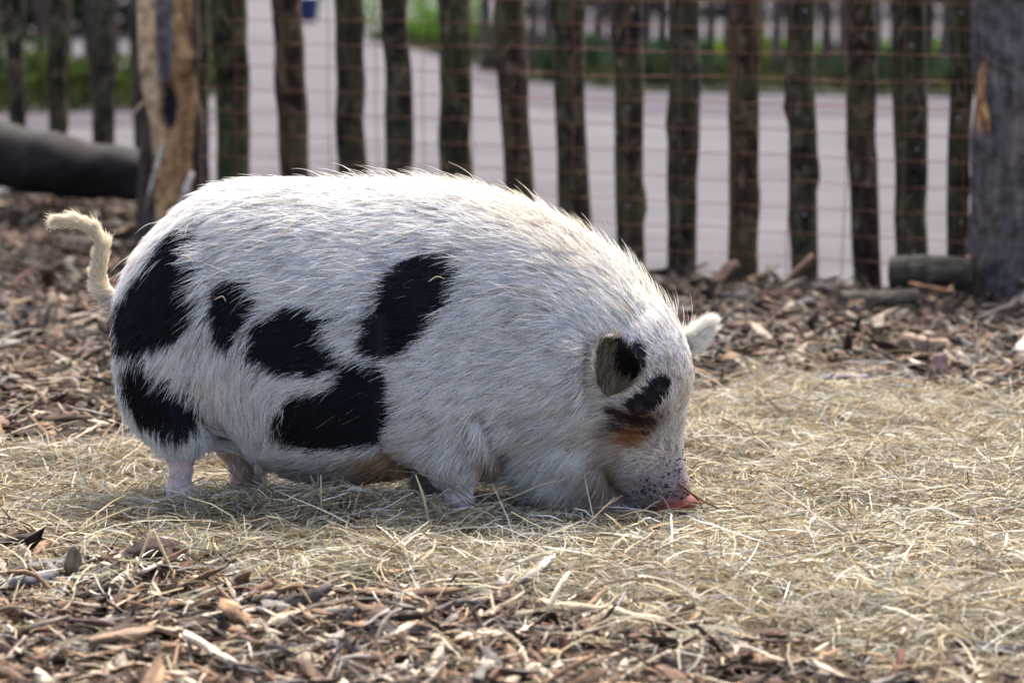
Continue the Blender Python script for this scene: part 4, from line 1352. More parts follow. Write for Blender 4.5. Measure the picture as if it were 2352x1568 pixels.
def hair_object(name, P, radius, cols, parent):
    n, K, _ = P.shape
    cu = bpy.data.hair_curves.new(name)
    cu.add_curves([K] * n)
    cu.attributes['position'].data.foreach_set('vector', P.astype(np.float32).ravel())
    ra = cu.attributes.get('radius') or cu.attributes.new('radius', 'FLOAT', 'POINT')
    taper = np.array([1, 1, .95, .85, .62, .18])[:K]
    ra.data.foreach_set('value', (radius[:, None] * taper[None]).astype(np.float32).ravel())
    ca = cu.attributes.new('hair_color', 'FLOAT_COLOR', 'CURVE')
    c4 = np.ones((n, 4), np.float32); c4[:, :3] = cols
    ca.data.foreach_set('color', c4.ravel())
    o = add(name, cu, MAT_FUR, parent)
    return o

FUR_N = 215000
tc = PV[tri].mean(1)
tuv, _ = project(to_world(tc))
_, dens = region(tuv, tc)
fi, bc = sample(PV, tri, PA, FUR_N, dens, fr)
root = (PV[tri[fi]] * bc[..., None]).sum(1)
nrm = (PN[tri[fi]] * bc[..., None]).sum(1); nrm /= np.linalg.norm(nrm, axis=1)[:, None]
rw = to_world(root); ruv, _ = project(rw)
L, _ = region(ruv, root)
lift = .13 + .26 * smooth(.42, .56, root[:, 2]) * (np.abs(root[:, 1]) < .15) * smooth(900, 1150, ruv[:, 0])
lift = np.where(ruv[:, 0] < 262, .5, lift)
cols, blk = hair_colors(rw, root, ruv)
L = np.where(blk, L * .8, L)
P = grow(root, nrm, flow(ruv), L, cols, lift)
rad = .00039 * fr.uniform(.6, 1.35, FUR_N)
tag(hair_object('fur', P, rad, cols, pig), kind='stuff')
# long stiff bristles along the crest and scattered over the back
bi = fr.choice(FUR_N, 60000, replace=False)
sel = bi[(ruv[bi, 0] > 290) & (root[bi, 2] > .33) & (fr.random(len(bi)) < .02 + .5 * smooth(.12, .02, np.abs(root[bi, 1])) * smooth(.30, .42, root[bi, 2]) * smooth(700, 1000, ruv[bi, 0]))]
P = grow(root[sel], nrm[sel], flow(ruv[sel]), fr.uniform(.035, .06, len(sel)), None, fr.uniform(.3, 1.0, len(sel)), clump_w=.1, wild=.3)
tag(hair_object('bristles', P, np.full(len(sel), .00038), np.clip(cols[sel] * np.array([1, .97, .88]), 0, .9), pig), kind='stuff')
# ear hair
for v, t, n_, a_, kind, dark, N in fur_src:
    cnt = 6500 if kind == 'ear' else 5200
    f, b = sample(v, t, a_, cnt, np.ones(len(t)), fr)
    rt = (v[t[f]] * b[..., None]).sum(1); rn = (n_[t[f]] * b[..., None]).sum(1); rn /= np.linalg.norm(rn, axis=1)[:, None] + 1e-9
    dk = (dark[t[f]] * b).sum(1)
    u2, _ = project(to_world(rt))
    if kind == 'ear':
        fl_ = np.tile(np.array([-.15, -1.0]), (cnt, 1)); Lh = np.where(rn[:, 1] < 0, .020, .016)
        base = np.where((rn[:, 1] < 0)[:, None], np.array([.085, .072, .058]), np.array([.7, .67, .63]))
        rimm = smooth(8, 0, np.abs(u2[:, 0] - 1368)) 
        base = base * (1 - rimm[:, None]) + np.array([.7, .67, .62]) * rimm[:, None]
    else:
        fl_ = np.tile(np.array([.75, -.65]), (cnt, 1)); Lh = np.full(cnt, .026)
        base = np.tile(np.array([.78, .75, .68]), (cnt, 1))
    cc = base * (fr.uniform(.75, 1.2, (cnt, 1)) if kind != 'ear' else fr.uniform(.3, 2.4, (cnt, 1)))
    cc = np.where((dk > .35 + .3 * fr.random(cnt))[:, None], np.array([.012, .011, .012]), cc)
    P = grow(rt, rn, fl_, Lh, None, np.full(cnt, .35 if kind == 'ear' else .7), clump_w=.2)
    if kind == 'ear':
        w_ = np.where((rn[:, 1] < 0) & (dk < .4))[0][:900]
        P2 = grow(rt[w_], rn[w_], np.tile(np.array([.12, -1.0]), (len(w_), 1)), np.full(len(w_), .030), None, np.full(len(w_), .30), clump_w=.5, clump=.006)
        tag(hair_object('inner_ear_hair', P2, np.full(len(w_), .00034), np.array([.30, .265, .21]) * fr.uniform(.3, 1.3, (len(w_), 1)), pig), kind='stuff')
    tag(hair_object('ear_hair', P, np.full(cnt, .00030), np.clip(cc, .004, .9), pig), kind='stuff')

# ------------------------------------------------------------------ hay spread over the pen floor
HAY_FAR = [(-400, 1075), (0, 1052), (200, 1030), (380, 1010), (700, 985), (1000, 960), (1300, 940), (1560, 925), (1700, 905), (1850, 872), (1960, 880), (2100, 915), (2352, 925), (2800, 930)]
HAY_NEAR = [(-400, 1262), (0, 1272), (150, 1268), (330, 1300), (520, 1330), (800, 1375), (1100, 1385), (1300, 1405), (1500, 1440), (1750, 1480), (2000, 1545), (2352, 1575), (2800, 1580)]
HF, HN = np.array(HAY_FAR, float), np.array(HAY_NEAR, float)
def hay_amount(x, y):
    uvp, fw = project(np.stack([x, y, np.zeros_like(x)], -1))
    px, py = uvp[..., 0], uvp[..., 1]
    w = np.stack([x, y], -1)
    n1 = vnoise(w * 2.2, 131, 3); n2 = vnoise(w * 7, 132, 2)
    f = np.interp(px, HF[:, 0], HF[:, 1]); n = np.interp(px, HN[:, 0], HN[:, 1])
    m = smooth(-26, 26, py - f + 22 * n1 + 8 * n2) * smooth(60, -70, py - n + 75 * n1 + 45 * n2)
    left = smooth(700, 250, px)
    m = m * (1 - .45 * left * (.5 + .5 * n1))
    return np.clip(m * (1 + .25 * n1), 0, 1)
hr = np.random.default_rng(1234)
def straw_color(n, r):
    pal = np.array([(.48, .39, .235), (.58, .51, .36), (.40, .285, .14), (.66, .61, .50), (.30, .27, .165), (.20, .12, .06), (.52, .49, .41)])
    pr = np.array([.25, .21, .14, .13, .12, .10, .05])
    c = pal[r.choice(len(pal), n, p=pr)] * r.uniform(.34, 1.10, (n, 1)) * np.array([.94, .965, 1.0])
    return np.clip(c, .02, .8)
def ribbons(base, head, pitch, L, W, curl, r, K=6, sag=True, zfloor=True):
    n = len(base)
    P = np.zeros((n, K, 3)); P[:, 0] = base
    a = head.copy(); p = pitch.copy()
    ds = L / (K - 1)
    kink = r.integers(1, K - 1, n); kv = np.where(r.random(n) < .25, r.normal(0, .8, n), 0)
    for k in range(1, K):
        P[:, k, 0] = P[:, k - 1, 0] + np.cos(a) * np.cos(p) * ds
        P[:, k, 1] = P[:, k - 1, 1] + np.sin(a) * np.cos(p) * ds
        P[:, k, 2] = P[:, k - 1, 2] + np.sin(p) * ds
        a = a + curl + .12 * r.normal(size=n) + np.where(kink == k, kv, 0)
        p = p - (.18 * np.abs(r.normal(size=n)) if sag else 0) + .1 * r.normal(size=n)
    g = gz(P[..., 0].ravel(), P[..., 1].ravel()).reshape(n, K) if zfloor else -1
    if zfloor: P[..., 2] = np.maximum(P[..., 2], g + .002)
    d = np.gradient(P, axis=1); d /= np.linalg.norm(d, axis=2)[..., None] + 1e-9
    up = r.normal(size=(n, 1, 3)) * .8 + np.array([0, 0, 1.0])
    sdv = np.cross(d, up); sdv /= np.linalg.norm(sdv, axis=2)[..., None] + 1e-9
    tp = np.array([.8, 1, 1, 1, .85, .35])[:K] if K <= 6 else np.ones(K)
    off = sdv * (W[:, None] * tp[None])[..., None] * .5
    v = np.stack([P - off, P + off], 2).reshape(-1, 3)
    b = np.arange(n)[:, None] * (2 * K) + 2 * np.arange(K - 1)[None]
    q = np.stack([b, b + 1, b + 3, b + 2], -1).reshape(-1, 4)
    return v, q, P
N_HAY = 84000
cx = hr.uniform(-2.1, 2.1, N_HAY * 3); cy = hr.uniform(3.55, 7.0, N_HAY * 3)
am = hay_amount(cx, cy)
near_bias = np.clip(1.6 - .28 * (cy - 3.6), .55, 1.6)
inview = np.abs(cx) < .222 * cy + .12
keep = (hr.random(N_HAY * 3) < am * near_bias / 1.6 * np.where(inview, 1, .25))
cx, cy, am = cx[keep][:N_HAY], cy[keep][:N_HAY], am[keep][:N_HAY]
# extra stems fluffed up along the pig's near side
NX = 11000
ex = np.concatenate([hr.normal(-.12, .20, NX // 2), hr.uniform(-.62, .55, NX - NX // 2)]); ey = hr.normal(-.235, .065, NX)
pe = PC[:2] + ex[:, None] * EX[:2] + ey[:, None] * EY[:2]
cx = np.concatenate([cx, pe[:, 0]]); cy = np.concatenate([cy, pe[:, 1]]); am = np.concatenate([am, np.full(NX, .9)])
n = len(cx)
hump = .75 * vnoise(np.stack([cx, cy], -1) * 3.1, 140, 2) + .5 * vnoise(np.stack([cx, cy], -1) * 9, 141, 2)
lo_ = np.column_stack([cx, cy]) - PC[:2]
pigm = smooth(.44, .22, np.abs(lo_ @ EY[:2] + .04)) * smooth(.66, .56, np.abs(lo_ @ EX[:2] - .02))
thick = .040 * am * np.clip(1 + .95 * hump, .1, 2.2) * (1 - .64 * pigm * (1 - .0 * cx)) * (1 - .75 * np.exp(-(((lo_ @ EX[:2]) - .50) / .14) ** 2 - ((lo_ @ EY[:2] + .14) / .16) ** 2))
bl_ = lo_ @ EX[:2], lo_ @ EY[:2]
thick = thick + .066 * np.exp(-((bl_[0] + .13) / .22) ** 2 - ((bl_[1] + .225) / .06) ** 2) + .020 * np.exp(-((bl_[0] + .46) / .12) ** 2 - ((bl_[1] + .215) / .06) ** 2) + .006 * np.exp(-((bl_[0] - .18) / .18) ** 2 - ((bl_[1] + .24) / .06) ** 2)
layer = hr.random(n) ** .8
L = hr.gamma(3.4, .030, n).clip(.03, .28)
W = hr.gamma(4.0, .00041, n).clip(.0008, .0055)
head = hr.uniform(0, 6.283, n)
pit = hr.normal(0, .20, n) + np.where(hr.random(n) < .06, hr.uniform(.3, 1.1, n), 0) * (1 - .6 * pigm)
z = gz(cx, cy) + .004 + thick * layer
base = np.column_stack([cx - np.cos(head) * L * .5, cy - np.sin(head) * L * .5, z - np.sin(pit) * L * .35])
v, q, _ = ribbons(base, head, pit, L, W, hr.normal(0, .10, n), hr)
lowdark = (.62 + .38 * layer)
me = fill_mesh('hay', v, q); point_color(me, 'tint', np.repeat(straw_color(n, hr), 12, 0))
tag(add('hay', me, MAT_HAY), 'loose pale hay strewn over the pen floor round the pig', 'hay', kind='stuff')
# thinner hay strewn among the wood chips in front and behind
N2 = 17000
cx = hr.uniform(-1.5, 1.7, N2); cy = np.where(hr.random(N2) < .75, hr.uniform(3.55, 4.75, N2), hr.uniform(5.6, 7.4, N2))
w2 = np.clip(.12 + .5 * vnoise(np.stack([cx, cy], -1) * 2.5, 150, 2) + smooth(-.6, 1.2, cx) * .35 + .75 * smooth(4.0, 4.55, cy), .04, 1)
k2 = hr.random(N2) < w2 * np.where(cy > 5, .5, 1); cx, cy = cx[k2], cy[k2]; n = len(cx)
L = hr.gamma(3.2, .03, n).clip(.03, .25); head = hr.uniform(0, 6.283, n); pit = hr.normal(.02, .2, n)
base = np.column_stack([cx, cy, gz(cx, cy) + .012 + .03 * hr.random(n)])
v, q, _ = ribbons(base, head, pit, L, hr.uniform(.0014, .0036, n), hr.normal(0, .12, n), hr)
me = fill_mesh('hay', v, q); point_color(me, 'tint', np.repeat(straw_color(n, hr) * 1.1, 12, 0))
tag(add('hay', me, MAT_HAY), 'stray hay stems scattered thinly over the wood chips', 'hay', kind='stuff')

# ------------------------------------------------------------------ wood chips
def chip_shape(kind, seed):
    """unit chip, length 1 along x: a torn, angular piece with uneven edges and ragged ends"""
    r = np.random.default_rng(seed)
    if kind == 'splinter': n, w, th = 5, r.uniform(.08, .18), r.uniform(.02, .045)
    elif kind == 'flake': n, w, th = 6, r.uniform(.30, .60), r.uniform(.018, .045)
    elif kind == 'bark': n, w, th = 6, r.uniform(.30, .50), r.uniform(.04, .08)
    else: n, w, th = 6, r.uniform(.035, .06), r.uniform(.035, .06)
    if kind == 'stick': cs = [(math.cos(6.2832 * j / 5), math.sin(6.2832 * j / 5)) for j in range(5)]
    else: cs = [(-1, -.9), (.1, -1), (1, -.8), (.95, .8), (-.1, 1), (-.95, .9)]
    M = len(cs)
    t = np.linspace(-.5, .5, n)
    if kind != 'stick': t[1:-1] += r.normal(0, .05, n - 2)
    wl = r.uniform(.45, 1.2, n); wr = r.uniform(.45, 1.2, n)          # left and right edge wander apart
    wl[0] *= r.uniform(.15, 1); wr[0] *= r.uniform(.15, 1); wl[-1] *= r.uniform(.1, 1); wr[-1] *= r.uniform(.1, 1)
    if kind == 'stick': wl = wr = r.uniform(.85, 1.1, n)
    bend = r.normal(0, .022 if kind != 'stick' else .09); twist = r.normal(0, .6); curl = r.uniform(0, .4) * (2.6 if kind == 'bark' else .4)
    kink = np.cumsum(r.normal(0, .014, n))
    V = np.zeros((n, M, 3))
    for i in range(n):
        for j, (cy_, cz_) in enumerate(cs):
            y = cy_ * w * .5 * (wl[i] if cy_ < 0 else wr[i]) * r.uniform(.93, 1.07); z = cz_ * th * .5 * r.uniform(.55, 1.3)
            z -= curl * y * y / max(w, .05)
            ta = twist * t[i]
            y, z = y * math.cos(ta) - z * math.sin(ta), y * math.sin(ta) + z * math.cos(ta)
            e = r.normal(0, .11) if i in (0, n - 1) and kind != 'stick' else 0
            V[i, j] = (t[i] + e, y + bend * .4 * math.sin(t[i] * 5), z + bend * (t[i] * t[i] * 4 - .5) + kink[i] * .6)
    v = V.reshape(-1, 3)
    q = [(i * M + j, i * M + (j + 1) % M, (i + 1) * M + (j + 1) % M, (i + 1) * M + j) for i in range(n - 1) for j in range(M)]
    b = (n - 1) * M
    if M == 6:
        q += [(3, 2, 1, 0), (5, 4, 3, 0), (b, b + 1, b + 2, b + 3), (b, b + 3, b + 4, b + 5)]
    else:
        q += [(3, 2, 1, 0), (0, 4, 3, 3), (b, b + 1, b + 2, b + 3), (b, b + 3, b + 4, b + 4)]
        q = [f for f in q if len(set(f)) == 4] 
    return v, np.array(q)
CK = ['splinter'] * 12 + ['flake'] * 13 + ['bark'] * 7 + ['stick'] * 3
SHAPES = [chip_shape(k, 500 + i) for i, k in enumerate(CK)]
cr = np.random.default_rng(77)
PAL = {'pale cream': (.58, .485, .355), 'tan': (.32, .205, .12), 'brown': (.16, .092, .058), 'dark brown': (.055, .032, .024), 'grey': (.26, .235, .21), 'reddish brown': (.18, .078, .045)}
PN_ = list(PAL); PC_ = np.array([PAL[k] for k in PN_])
PP = np.array([.25, .25, .20, .13, .14, .03])
def scatter(n, x0, x1, y0, y1, size, dens, pal_p=PP):
    x = cr.uniform(x0, x1, n); y = cr.uniform(y0, y1, n)
    k = cr.random(n) < dens(x, y)
    x, y = x[k], y[k]; n = len(x)
    sh = cr.integers(0, len(SHAPES), n)
    s = size(n)
    s = s * np.where(np.array([CK[i] == 'stick' for i in sh]), 1.6, np.where(np.array([CK[i] == 'splinter' for i in sh]), 1.25, .85))
    rz = cr.uniform(0, 6.283, n); ry = cr.normal(0, .24, n) + np.where(cr.random(n) < .06, cr.uniform(-.8, .8, n), 0); rx = cr.normal(0, .6, n)
    pc = cr.choice(len(PN_), n, p=pal_p)
    col = PC_[pc] * cr.uniform(.28, .95, (n, 1))
    z = gz(x, y) + .004 + cr.random(n) * .022 + np.abs(np.sin(ry)) * s * .25
    return dict(x=x, y=y, z=z, s=s, rz=rz, ry=ry, rx=rx, sh=sh, pc=pc, col=np.clip(col, .01, .75))
def visible_w(x, y, pad=.15):
    return np.where(np.abs(x) < .2 * y + pad, 1.0, .3)
def d_front(x, y):
    return (1 - .985 * smooth(.1, .6, hay_amount(x, y))) * visible_w(x, y)
def d_back(x, y):
    return (1 - .97 * smooth(.1, .6, hay_amount(x, y))) * (y < fence_y(x) - .01) * visible_w(x, y, .2)
groups = [scatter(14500, -1.8, 1.8, 3.2, 4.95, lambda n: cr.gamma(3.2, .0125, n).clip(.012, .095), d_front),
          scatter(15500, -3.2, 2.6, 5.2, 8.3, lambda n: cr.gamma(3.3, .0150, n).clip(.018, .13), d_back),
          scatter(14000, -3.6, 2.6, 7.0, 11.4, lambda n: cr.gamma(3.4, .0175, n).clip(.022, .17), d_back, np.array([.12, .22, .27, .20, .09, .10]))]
fine = [scatter(17000, -1.3, 1.3, 3.35, 4.95, lambda n: cr.gamma(3, .0075, n).clip(.008, .05), d_front),
        scatter(6000, -2.4, 2.0, 5.3, 8.6, lambda n: cr.gamma(3, .011, n).clip(.012, .07), d_back)]
for g in fine:
    g['sh'] = g['sh'] % 12; g['col'] = g['col'] * .9
groups += fine
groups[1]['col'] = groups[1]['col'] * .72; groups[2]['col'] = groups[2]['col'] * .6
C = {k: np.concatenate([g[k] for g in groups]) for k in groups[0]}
# keep chips clear of the pig's feet and body
loc = np.column_stack([C['x'], C['y']]) - PC[:2]
lx, ly = loc @ EX[:2], loc @ EY[:2]
ok = ~((np.abs(lx) < .5) & (np.abs(ly) < .16) & (C['z'] > .03))
C = {k: a[ok] for k, a in C.items()}
def rot_mats(rz, ry, rx):
    cz, sz, cy_, sy, cx_, sx = np.cos(rz), np.sin(rz), np.cos(ry), np.sin(ry), np.cos(rx), np.sin(rx)
    R = np.zeros((len(rz), 3, 3))
    R[:, 0] = np.stack([cz * cy_, cz * sy * sx - sz * cx_, cz * sy * cx_ + sz * sx], -1)
    R[:, 1] = np.stack([sz * cy_, sz * sy * sx + cz * cx_, sz * sy * cx_ - cz * sx], -1)
    R[:, 2] = np.stack([-sy, cy_ * sx, cy_ * cx_], -1)
    return R
pos = np.column_stack([C['x'], C['y'], C['z']])
cuv, cfw = project(pos)
# the 300 chips that show largest, not hidden behind the pig
shown = C['s'] / cfw * np.array([{'splinter': .55, 'flake': 1.0, 'bark': 1.0, 'stick': .45}[CK[i]] for i in C['sh']])
shown = shown * ((cuv[:, 0] > 10) & (cuv[:, 0] < 2342) & (cuv[:, 1] < 1560) & (cuv[:, 1] > 0))
shown = shown * np.where(in_poly(cuv[:, 0], cuv[:, 1], [(270, 690), (400, 480), (540, 400), (1100, 420), (1300, 490), (1600, 800), (1600, 1180), (900, 1110), (400, 1130)]), 0, 1)
shown = shown * np.where(hay_amount(C['x'], C['y']) > .4, 0, 1)
single = np.argsort(-shown)[:290]
rest = np.setdiff1d(np.arange(len(pos)), single)
V, Q, T_, LCs = [], [], [], []
off = 0
R = rot_mats(C['rz'], C['ry'], C['rx'])
for k, (sv, sq) in enumerate(SHAPES):
    idx = rest[C['sh'][rest] == k]
    if not len(idx): continue
    vv = np.einsum('nij,mj->nmi', R[idx], sv) * C['s'][idx][:, None, None] + pos[idx][:, None]
    m = len(sv)
    V.append(vv.reshape(-1, 3))
    Q.append((sq[None] + (off + np.arange(len(idx)) * m)[:, None, None]).reshape(-1, 4))
    T_.append(np.repeat(C['col'][idx], m, 0))
    LCs.append((sv[None] * C['s'][idx][:, None, None] + cr.uniform(0, 50, (len(idx), 1, 3))).reshape(-1, 3))
    off += len(idx) * m
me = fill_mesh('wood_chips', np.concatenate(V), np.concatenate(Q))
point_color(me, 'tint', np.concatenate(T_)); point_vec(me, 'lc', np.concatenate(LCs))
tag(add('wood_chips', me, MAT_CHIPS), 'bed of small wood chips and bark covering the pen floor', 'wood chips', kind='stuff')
# single chips
shape_me = []
for k, (sv, sq) in enumerate(SHAPES):
    m_ = fill_mesh('wood_chip', sv, sq); point_vec(m_, 'lc', sv * .06 + k); m_.materials.append(MAT_CHIP); shape_me.append(m_)
WORD = {'splinter': 'splinter of wood', 'flake': 'flat wood chip', 'bark': 'curled piece of bark', 'stick': 'short stick'}
def place(px, py):
    if py > 1180:
        h = 'left foreground' if px < 600 else 'middle foreground' if px < 1250 else 'right foreground' if px < 1850 else 'rightmost foreground'
        return ('lowest ' if py > 1440 else 'hayside ' if py < 1340 else '') + h
    if px < 700: return 'behind the tail' if py > 620 else 'below fallen log'
    if py < 720: return 'heaped against pickets'
    return 'behind the snout' if px < 1850 else 'before grey post'
items = []
for i in single:
    kd = CK[C['sh'][i]]
    sz = 'large' if C['s'][i] / cfw[i] > .019 else 'medium' if C['s'][i] / cfw[i] > .014 else 'small'
    pose = 'tilted' if abs(math.sin(C['ry'][i])) > .35 else 'flat-lying'
    items.append([i, f"{sz} {pose} {PN_[C['pc'][i]]} {WORD[kd]}, {place(*cuv[i])}"])
from collections import defaultdict
by = defaultdict(list)
for it in items: by[it[1]].append(it)
ORD = ['first', 'second', 'third', 'fourth', 'fifth', 'sixth', 'seventh', 'eighth', 'ninth', 'tenth', 'eleventh', 'twelfth']
for lab, its in by.items():
    its.sort(key=lambda it: cuv[it[0], 0])
    if len(its) > 1:
        for n_, it in enumerate(its): it[1] = lab + f', {ORD[min(n_, 11)]} from left'
for i, lab in items:
    o = bpy.data.objects.new('wood_chip', shape_me[C['sh'][i]])
    scene.collection.objects.link(o)
    o.location = pos[i]; o.rotation_euler = (C['rx'][i], C['ry'][i], C['rz'][i]); o.scale = (C['s'][i],) * 3
    o.color = (*C['col'][i], 1)
    tag(o, lab, 'wood chip', 'larger wood chips on the pen floor')

# ------------------------------------------------------------------ single notable pieces
def slab(name, label, cat, p0, p1, w, th, col, seed, jag=.06, group=None, roll=0.0):
    """a split piece of wood from p0 to p1 with uneven edges; col is its own wood colour"""
    r = np.random.default_rng(seed)
    p0 = np.asarray(p0, float); p1 = np.asarray(p1, float); c = (p0 + p1) / 2
    d = p1 - p0; L = np.linalg.norm(d); d /= L
    sdv = np.cross(d, [0, 0, 1.0]); sdv /= np.linalg.norm(sdv); up = np.cross(sdv, d)
    sdv, up = sdv * math.cos(roll) + up * math.sin(roll), up * math.cos(roll) - sdv * math.sin(roll)
    n, M = 9, 8
    v, lc = [], []
    for i in range(n):
        t = i / (n - 1)
        wf = (.82 + .2 * r.random()) * (1 if 0 < i < n - 1 else .78)
        for j in range(M):
            an = 6.2832 * (j + .5) / M
            cy_, cz_ = math.cos(an), math.sin(an)
            cy_ = math.copysign(abs(cy_) ** .3, cy_); cz_ = math.copysign(abs(cz_) ** .3, cz_)
            e = (r.normal() * jag * L if i in (0, n - 1) else 0)
            v.append(p0 - c + d * (t * L + e) + sdv * cy_ * w * .5 * wf * r.uniform(.93, 1.07) + up * cz_ * th * .5 * r.uniform(.8, 1.2))
            lc.append((t * L, cy_ * w * .5, cz_ * th))
    q = [(i * M + j, i * M + (j + 1) % M, (i + 1) * M + (j + 1) % M, (i + 1) * M + j) for i in range(n - 1) for j in range(M)]
    b = (n - 1) * M
    q += [(0, 7, 6, 5), (0, 5, 4, 3), (0, 3, 2, 1), (b, b + 1, b + 2, b + 3), (b, b + 3, b + 4, b + 5), (b, b + 5, b + 6, b + 7)]
    me = fill_mesh(name, v, q); point_vec(me, 'lc', np.array(lc) + seed); point_color(me, 'tint', np.tile(col, (len(v), 1)))
    o = add(name, me, MAT_CHIPS); o.location = c
    return tag(o, label, cat, group)
def og(vx, vy, dz=.02):
    p = on_ground(vx, vy, .015)
    p[2] = gz(p[0], p[1]) + dz
    return p
def stick(name, label, pix, r0, col, seed, dz=.02, cat='stick'):
    p = np.array([og(x, y, dz) for x, y in pix])
    t = np.linspace(0, 1, 14); tt = np.linspace(0, 1, len(p))
    pts = np.column_stack([pchip(t, tt, p[:, k]) for k in range(3)]); pts += .003 * vnoise(pts * 12, seed, 2)[:, None]
    c = pts.mean(0)
    me = tube(name, pts - c, r0 * (1 - .35 * t) * (1 + .12 * np.sin(t * 21 + seed)), 9)
    lc = np.zeros(len(me.vertices) * 3, np.float32); me.vertices.foreach_get('co', lc)
    point_vec(me, 'lc', lc.reshape(-1, 3) + seed); point_color(me, 'tint', np.tile(col, (len(me.vertices), 1)))
    o = add(name, me, MAT_CHIPS); o.location = c
    return tag(o, label, cat)
stick('stick', 'long pale peeled stick lying across the middle foreground', [(1231, 1410), (1380, 1424), (1528, 1444)], .0085, (.55, .43, .28), 1, .03)
stick('stick', 'dark bent twig at the left edge near the hay', [(-20, 1262), (50, 1248), (108, 1236)], .007, (.07, .055, .055), 2, .03)
stick('stick', 'dark round stick end with a cut face at left foreground', [(30, 1352), (90, 1340), (132, 1322)], .011, (.09, .085, .10), 3, .03)
stick('stick', 'dark stick at the right edge of the foreground', [(2200, 1492), (2290, 1506), (2400, 1520)], .009, (.06, .052, .06), 4, .03)
stick('stick', 'curved grey stick in the middle below the chin', [(1148, 1360), (1170, 1322), (1222, 1290)], .009, (.27, .25, .24), 5, .025)
stick('stick', 'long dark twig along the left bottom chips', [(20, 1420), (180, 1448), (330, 1462)], .006, (.075, .045, .04), 6, .03)
slab('bark_piece', 'dark brown rotten bark chunk in the right foreground', 'bark', og(1715, 1455, .014), og(1800, 1468, .02), .038, .016, (.045, .02, .012), 21, .09)
slab('wood_chip', 'broad brown split plank piece lying low in right foreground', 'wood chip', og(1662, 1510, .012), og(1840, 1522, .02), .042, .013, (.13, .082, .046), 22, .07)
slab('wood_chip', 'tan rectangular split block at the lower left', 'wood chip', og(205, 1490, .03), og(342, 1486, .034), .036, .013, (.22, .145, .095), 23, .06)
slab('wood_chip', 'bright cream flat chip tilted at lower left of centre', 'wood chip', og(436, 1500, .045), og(540, 1540, .025), .042, .009, (.66, .58, .45), 24, .05, None, .5)
slab('wood_chip', 'cream flat chip beside the dung lump', 'wood chip', og(320, 1330, .03), og(390, 1300, .03), .035, .007, (.56, .46, .36), 25, .06, None, .5)
slab('wood_chip', 'grey-white torn chip right of the curved grey stick', 'wood chip', og(1205, 1352, .03), og(1262, 1305, .035), .034, .009, (.50, .47, .43), 26, .08, None, .5)
slab('bark_piece', 'upright purple-brown bark slab standing beyond the hay', 'bark', og(2150, 880, -.005), og(2158, 872, .075), .045, .02, (.10, .06, .06), 27, .05)
slab('wood_chip', 'thick brown stump piece lying behind the upright bark slab', 'wood chip', og(2075, 808, .03), og(2172, 816, .03), .06, .05, (.22, .155, .11), 28, .04)
slab('bark_piece', 'arched brown bark strip on the mossy logs by the grey post', 'bark', at_depth(2092, 652, 7.8), at_depth(2192, 672, 7.8), .05, .012, (.24, .13, .07), 29, .03)
slab('bark_piece', 'pointed bark flap heaped against the pickets', 'bark', at_depth(1815, 640, 8.15), at_depth(1868, 590, 8.15), .07, .02, (.15, .085, .05), 30, .06)
slab('bark_piece', 'dark bark shard sticking up below the middle pickets', 'bark', at_depth(1640, 655, 8.2), at_depth(1685, 605, 8.25), .06, .02, (.11, .065, .045), 31, .06)
slab('wood_chip', 'white weathered chip at the far right edge beyond the hay', 'wood chip', og(2336, 812, .02), og(2368, 790, .035), .035, .015, (.50, .45, .40), 32, .06)
slab('wood_chip', 'bluish shiny flat chip behind the hay right of the snout', 'wood chip', og(1890, 868, .03), og(1995, 872, .03), .03, .008, (.16, .16, .21), 33, .05)
# a lump of dung
m_ = ball('dung_lump', .036, 12, (1.35, .9, .62), 16, 10, .10); m_.materials.append(m_plain('dung', (.045, .028, .024), .9, .2, 45, .6, .006))
o = add('dung_lump', m_); o.location = og(352, 1275, .025); o.rotation_euler.z = .4
tag(o, 'dark crumbly dung lump in the hay at lower left', 'dung')

# twig on the snout
MAT_TWIG = m_plain('twig_bark', (.13, .055, .028), .8, .2, 90, .4)
tw0 = to_world(hp(1558, 1110, -.045)); tw1 = to_world(hp(1588, 1133, -.055)); tw2 = to_world(hp(1618, 1152, -.062)); tw3 = to_world(hp(1652, 1168, -.07))
root = tag(empty('twig', tuple(tw3)), 'thin forked brown twig lying across the snout', 'twig')
add('stem', tube('stem', np.array([tw0, (tw0 + tw1) / 2 + [0, 0, .001], tw1, tw2, tw3]) - tw3, np.array([.0030, .0024, .0022, .0020, .0013]), 7), MAT_TWIG, root)
add('side_shoot', tube('side_shoot', np.array([tw1, tw1 * .5 + tw2 * .5 + [.004, 0, -.008], tw2 + [.002, 0, -.025]]) - tw3, np.array([.0016, .0013, .0008]), 6), MAT_TWIG, root)

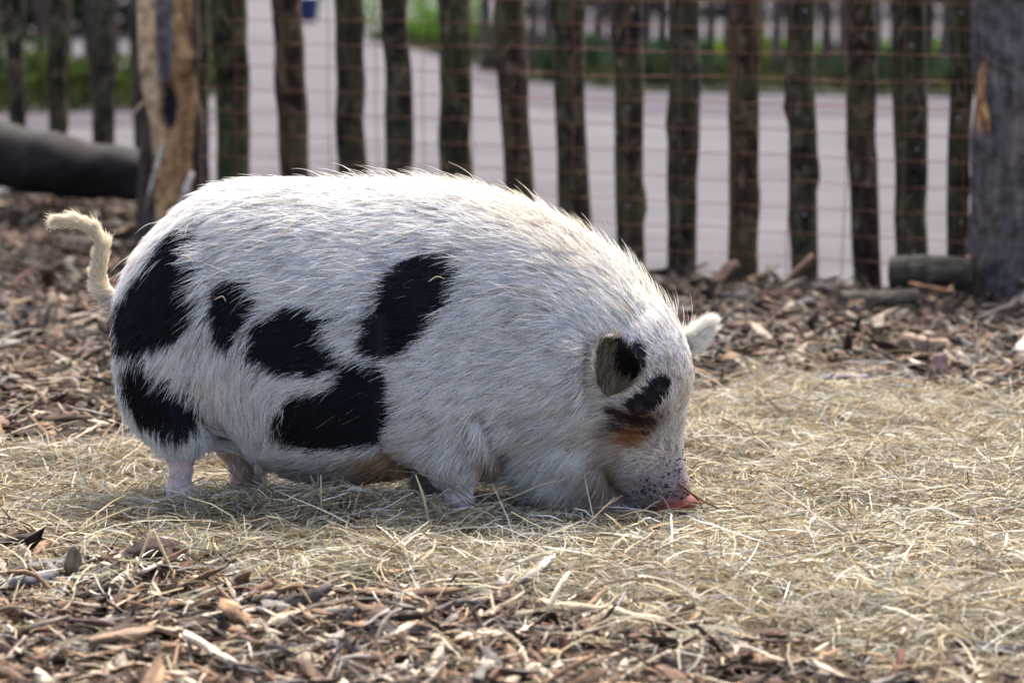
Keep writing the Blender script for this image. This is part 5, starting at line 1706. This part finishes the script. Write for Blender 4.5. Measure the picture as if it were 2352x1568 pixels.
# hay bits caught on the coat and a few tall stems in front
def hay_stem(label, pts, w, col, group=None):
    pts = np.asarray(pts, float); c = pts.mean(0)
    t = np.linspace(0, 1, 9); tt = np.linspace(0, 1, len(pts))
    p = np.column_stack([pchip(t, tt, pts[:, k]) for k in range(3)]) - c
    me = tube('hay_stem', p, w * np.array([.8, 1, 1, 1, 1, 1, .9, .7, .4]), 5)
    point_color(me, 'tint', np.tile(col, (len(me.vertices), 1)))
    o = add('hay_stem', me, MAT_HAY); o.location = c
    return tag(o, label, 'hay stem', group)
def on_pig(vx, vy, lift=.010):
    i = np.argsort((uv[:, 0] - vx) ** 2 + (uv[:, 1] - vy) ** 2 + 1e7 * (PN[:, 1] > .2))[:6]
    return to_world(PV[i].mean(0) + PN[i].mean(0) * lift)
ON = 'hay bits caught on the coat'
for lab, pts, w in (('pale hay bit on the upper back above the flank patches', [(682, 514), (660, 535), (640, 554)], .0010),
                    ('hay bit on top of the rump patch', [(436, 526), (432, 545), (424, 556)], .0010),
                    ('small kinked hay bit on the black rump patch', [(425, 590), (440, 598), (447, 612)], .0011),
                    ('kinked hay bit on the narrow black patch behind the rump', [(500, 690), (515, 682), (524, 694)], .0012),
                    ('yellowish hay bit just above the shoulder patch', [(985, 650), (1005, 640), (1022, 642)], .0011)):
    hay_stem(lab, [on_pig(x, y) for x, y in pts], w, (.60, .52, .30), ON)
TS = 'tall stems rising from the hay'
for lab, pts, w in (('long lilac-grey stem leaning up before the chin', [(1345, 1205, .0), (1378, 1175, .02), (1412, 1142, .05)], .0016),
                    ('straight straw stem standing under the belly', [(738, 1190, .0), (738, 1150, .03), (737, 1090, .07)], .0018),
                    ('kinked pale stem leaning under the belly towards the tail', [(742, 1150, .0), (715, 1100, .045), (712, 1045, .085)], .0014),
                    ('tan straw leaning against the front foot', [(985, 1200, .0), (975, 1150, .04), (955, 1090, .075)], .0024),
                    ('pale arched straw in front of the snout disc', [(1410, 1190, .01), (1480, 1172, .03), (1560, 1205, .012)], .0017),
                    ('upright straw stalk propped over the dung lump', [(305, 1325, .01), (335, 1250, .06), (350, 1215, .085)], .0024),
                    ('second straw stalk crossing over the dung lump', [(400, 1320, .01), (372, 1260, .05), (352, 1215, .085)], .0026),
                    ('long bent cream straw lying right of centre foreground', [(1830, 1335, .035), (1905, 1390, .045), (1960, 1460, .02)], .0028),
                    ('tall straw stalk rising at left behind the pig foot', [(120, 1252, .0), (230, 1195, .035), (300, 1165, .05)], .0018),
                    ('thin stem standing in the hay right of the snout', [(1800, 1170, .0), (1812, 1110, .05), (1800, 1050, .09)], .0014),
                    ('brown stalk slanting in the hay at the far right', [(2262, 1015, .01), (2300, 985, .05), (2332, 955, .085)], .0018)):
    P_ = [on_ground(x, y + (dz / .0008) * .0, 0.02 + dz) for x, y, dz in pts]
    y0 = on_ground(pts[0][0], pts[0][1], .02)[1]
    P_ = [at_depth(x, y, y0) if dz > .005 else on_ground(x, y, .02) for x, y, dz in pts]
    hay_stem(lab, P_, w, (.60, .50, .30) if 'lilac' not in lab else (.50, .42, .42), TS)
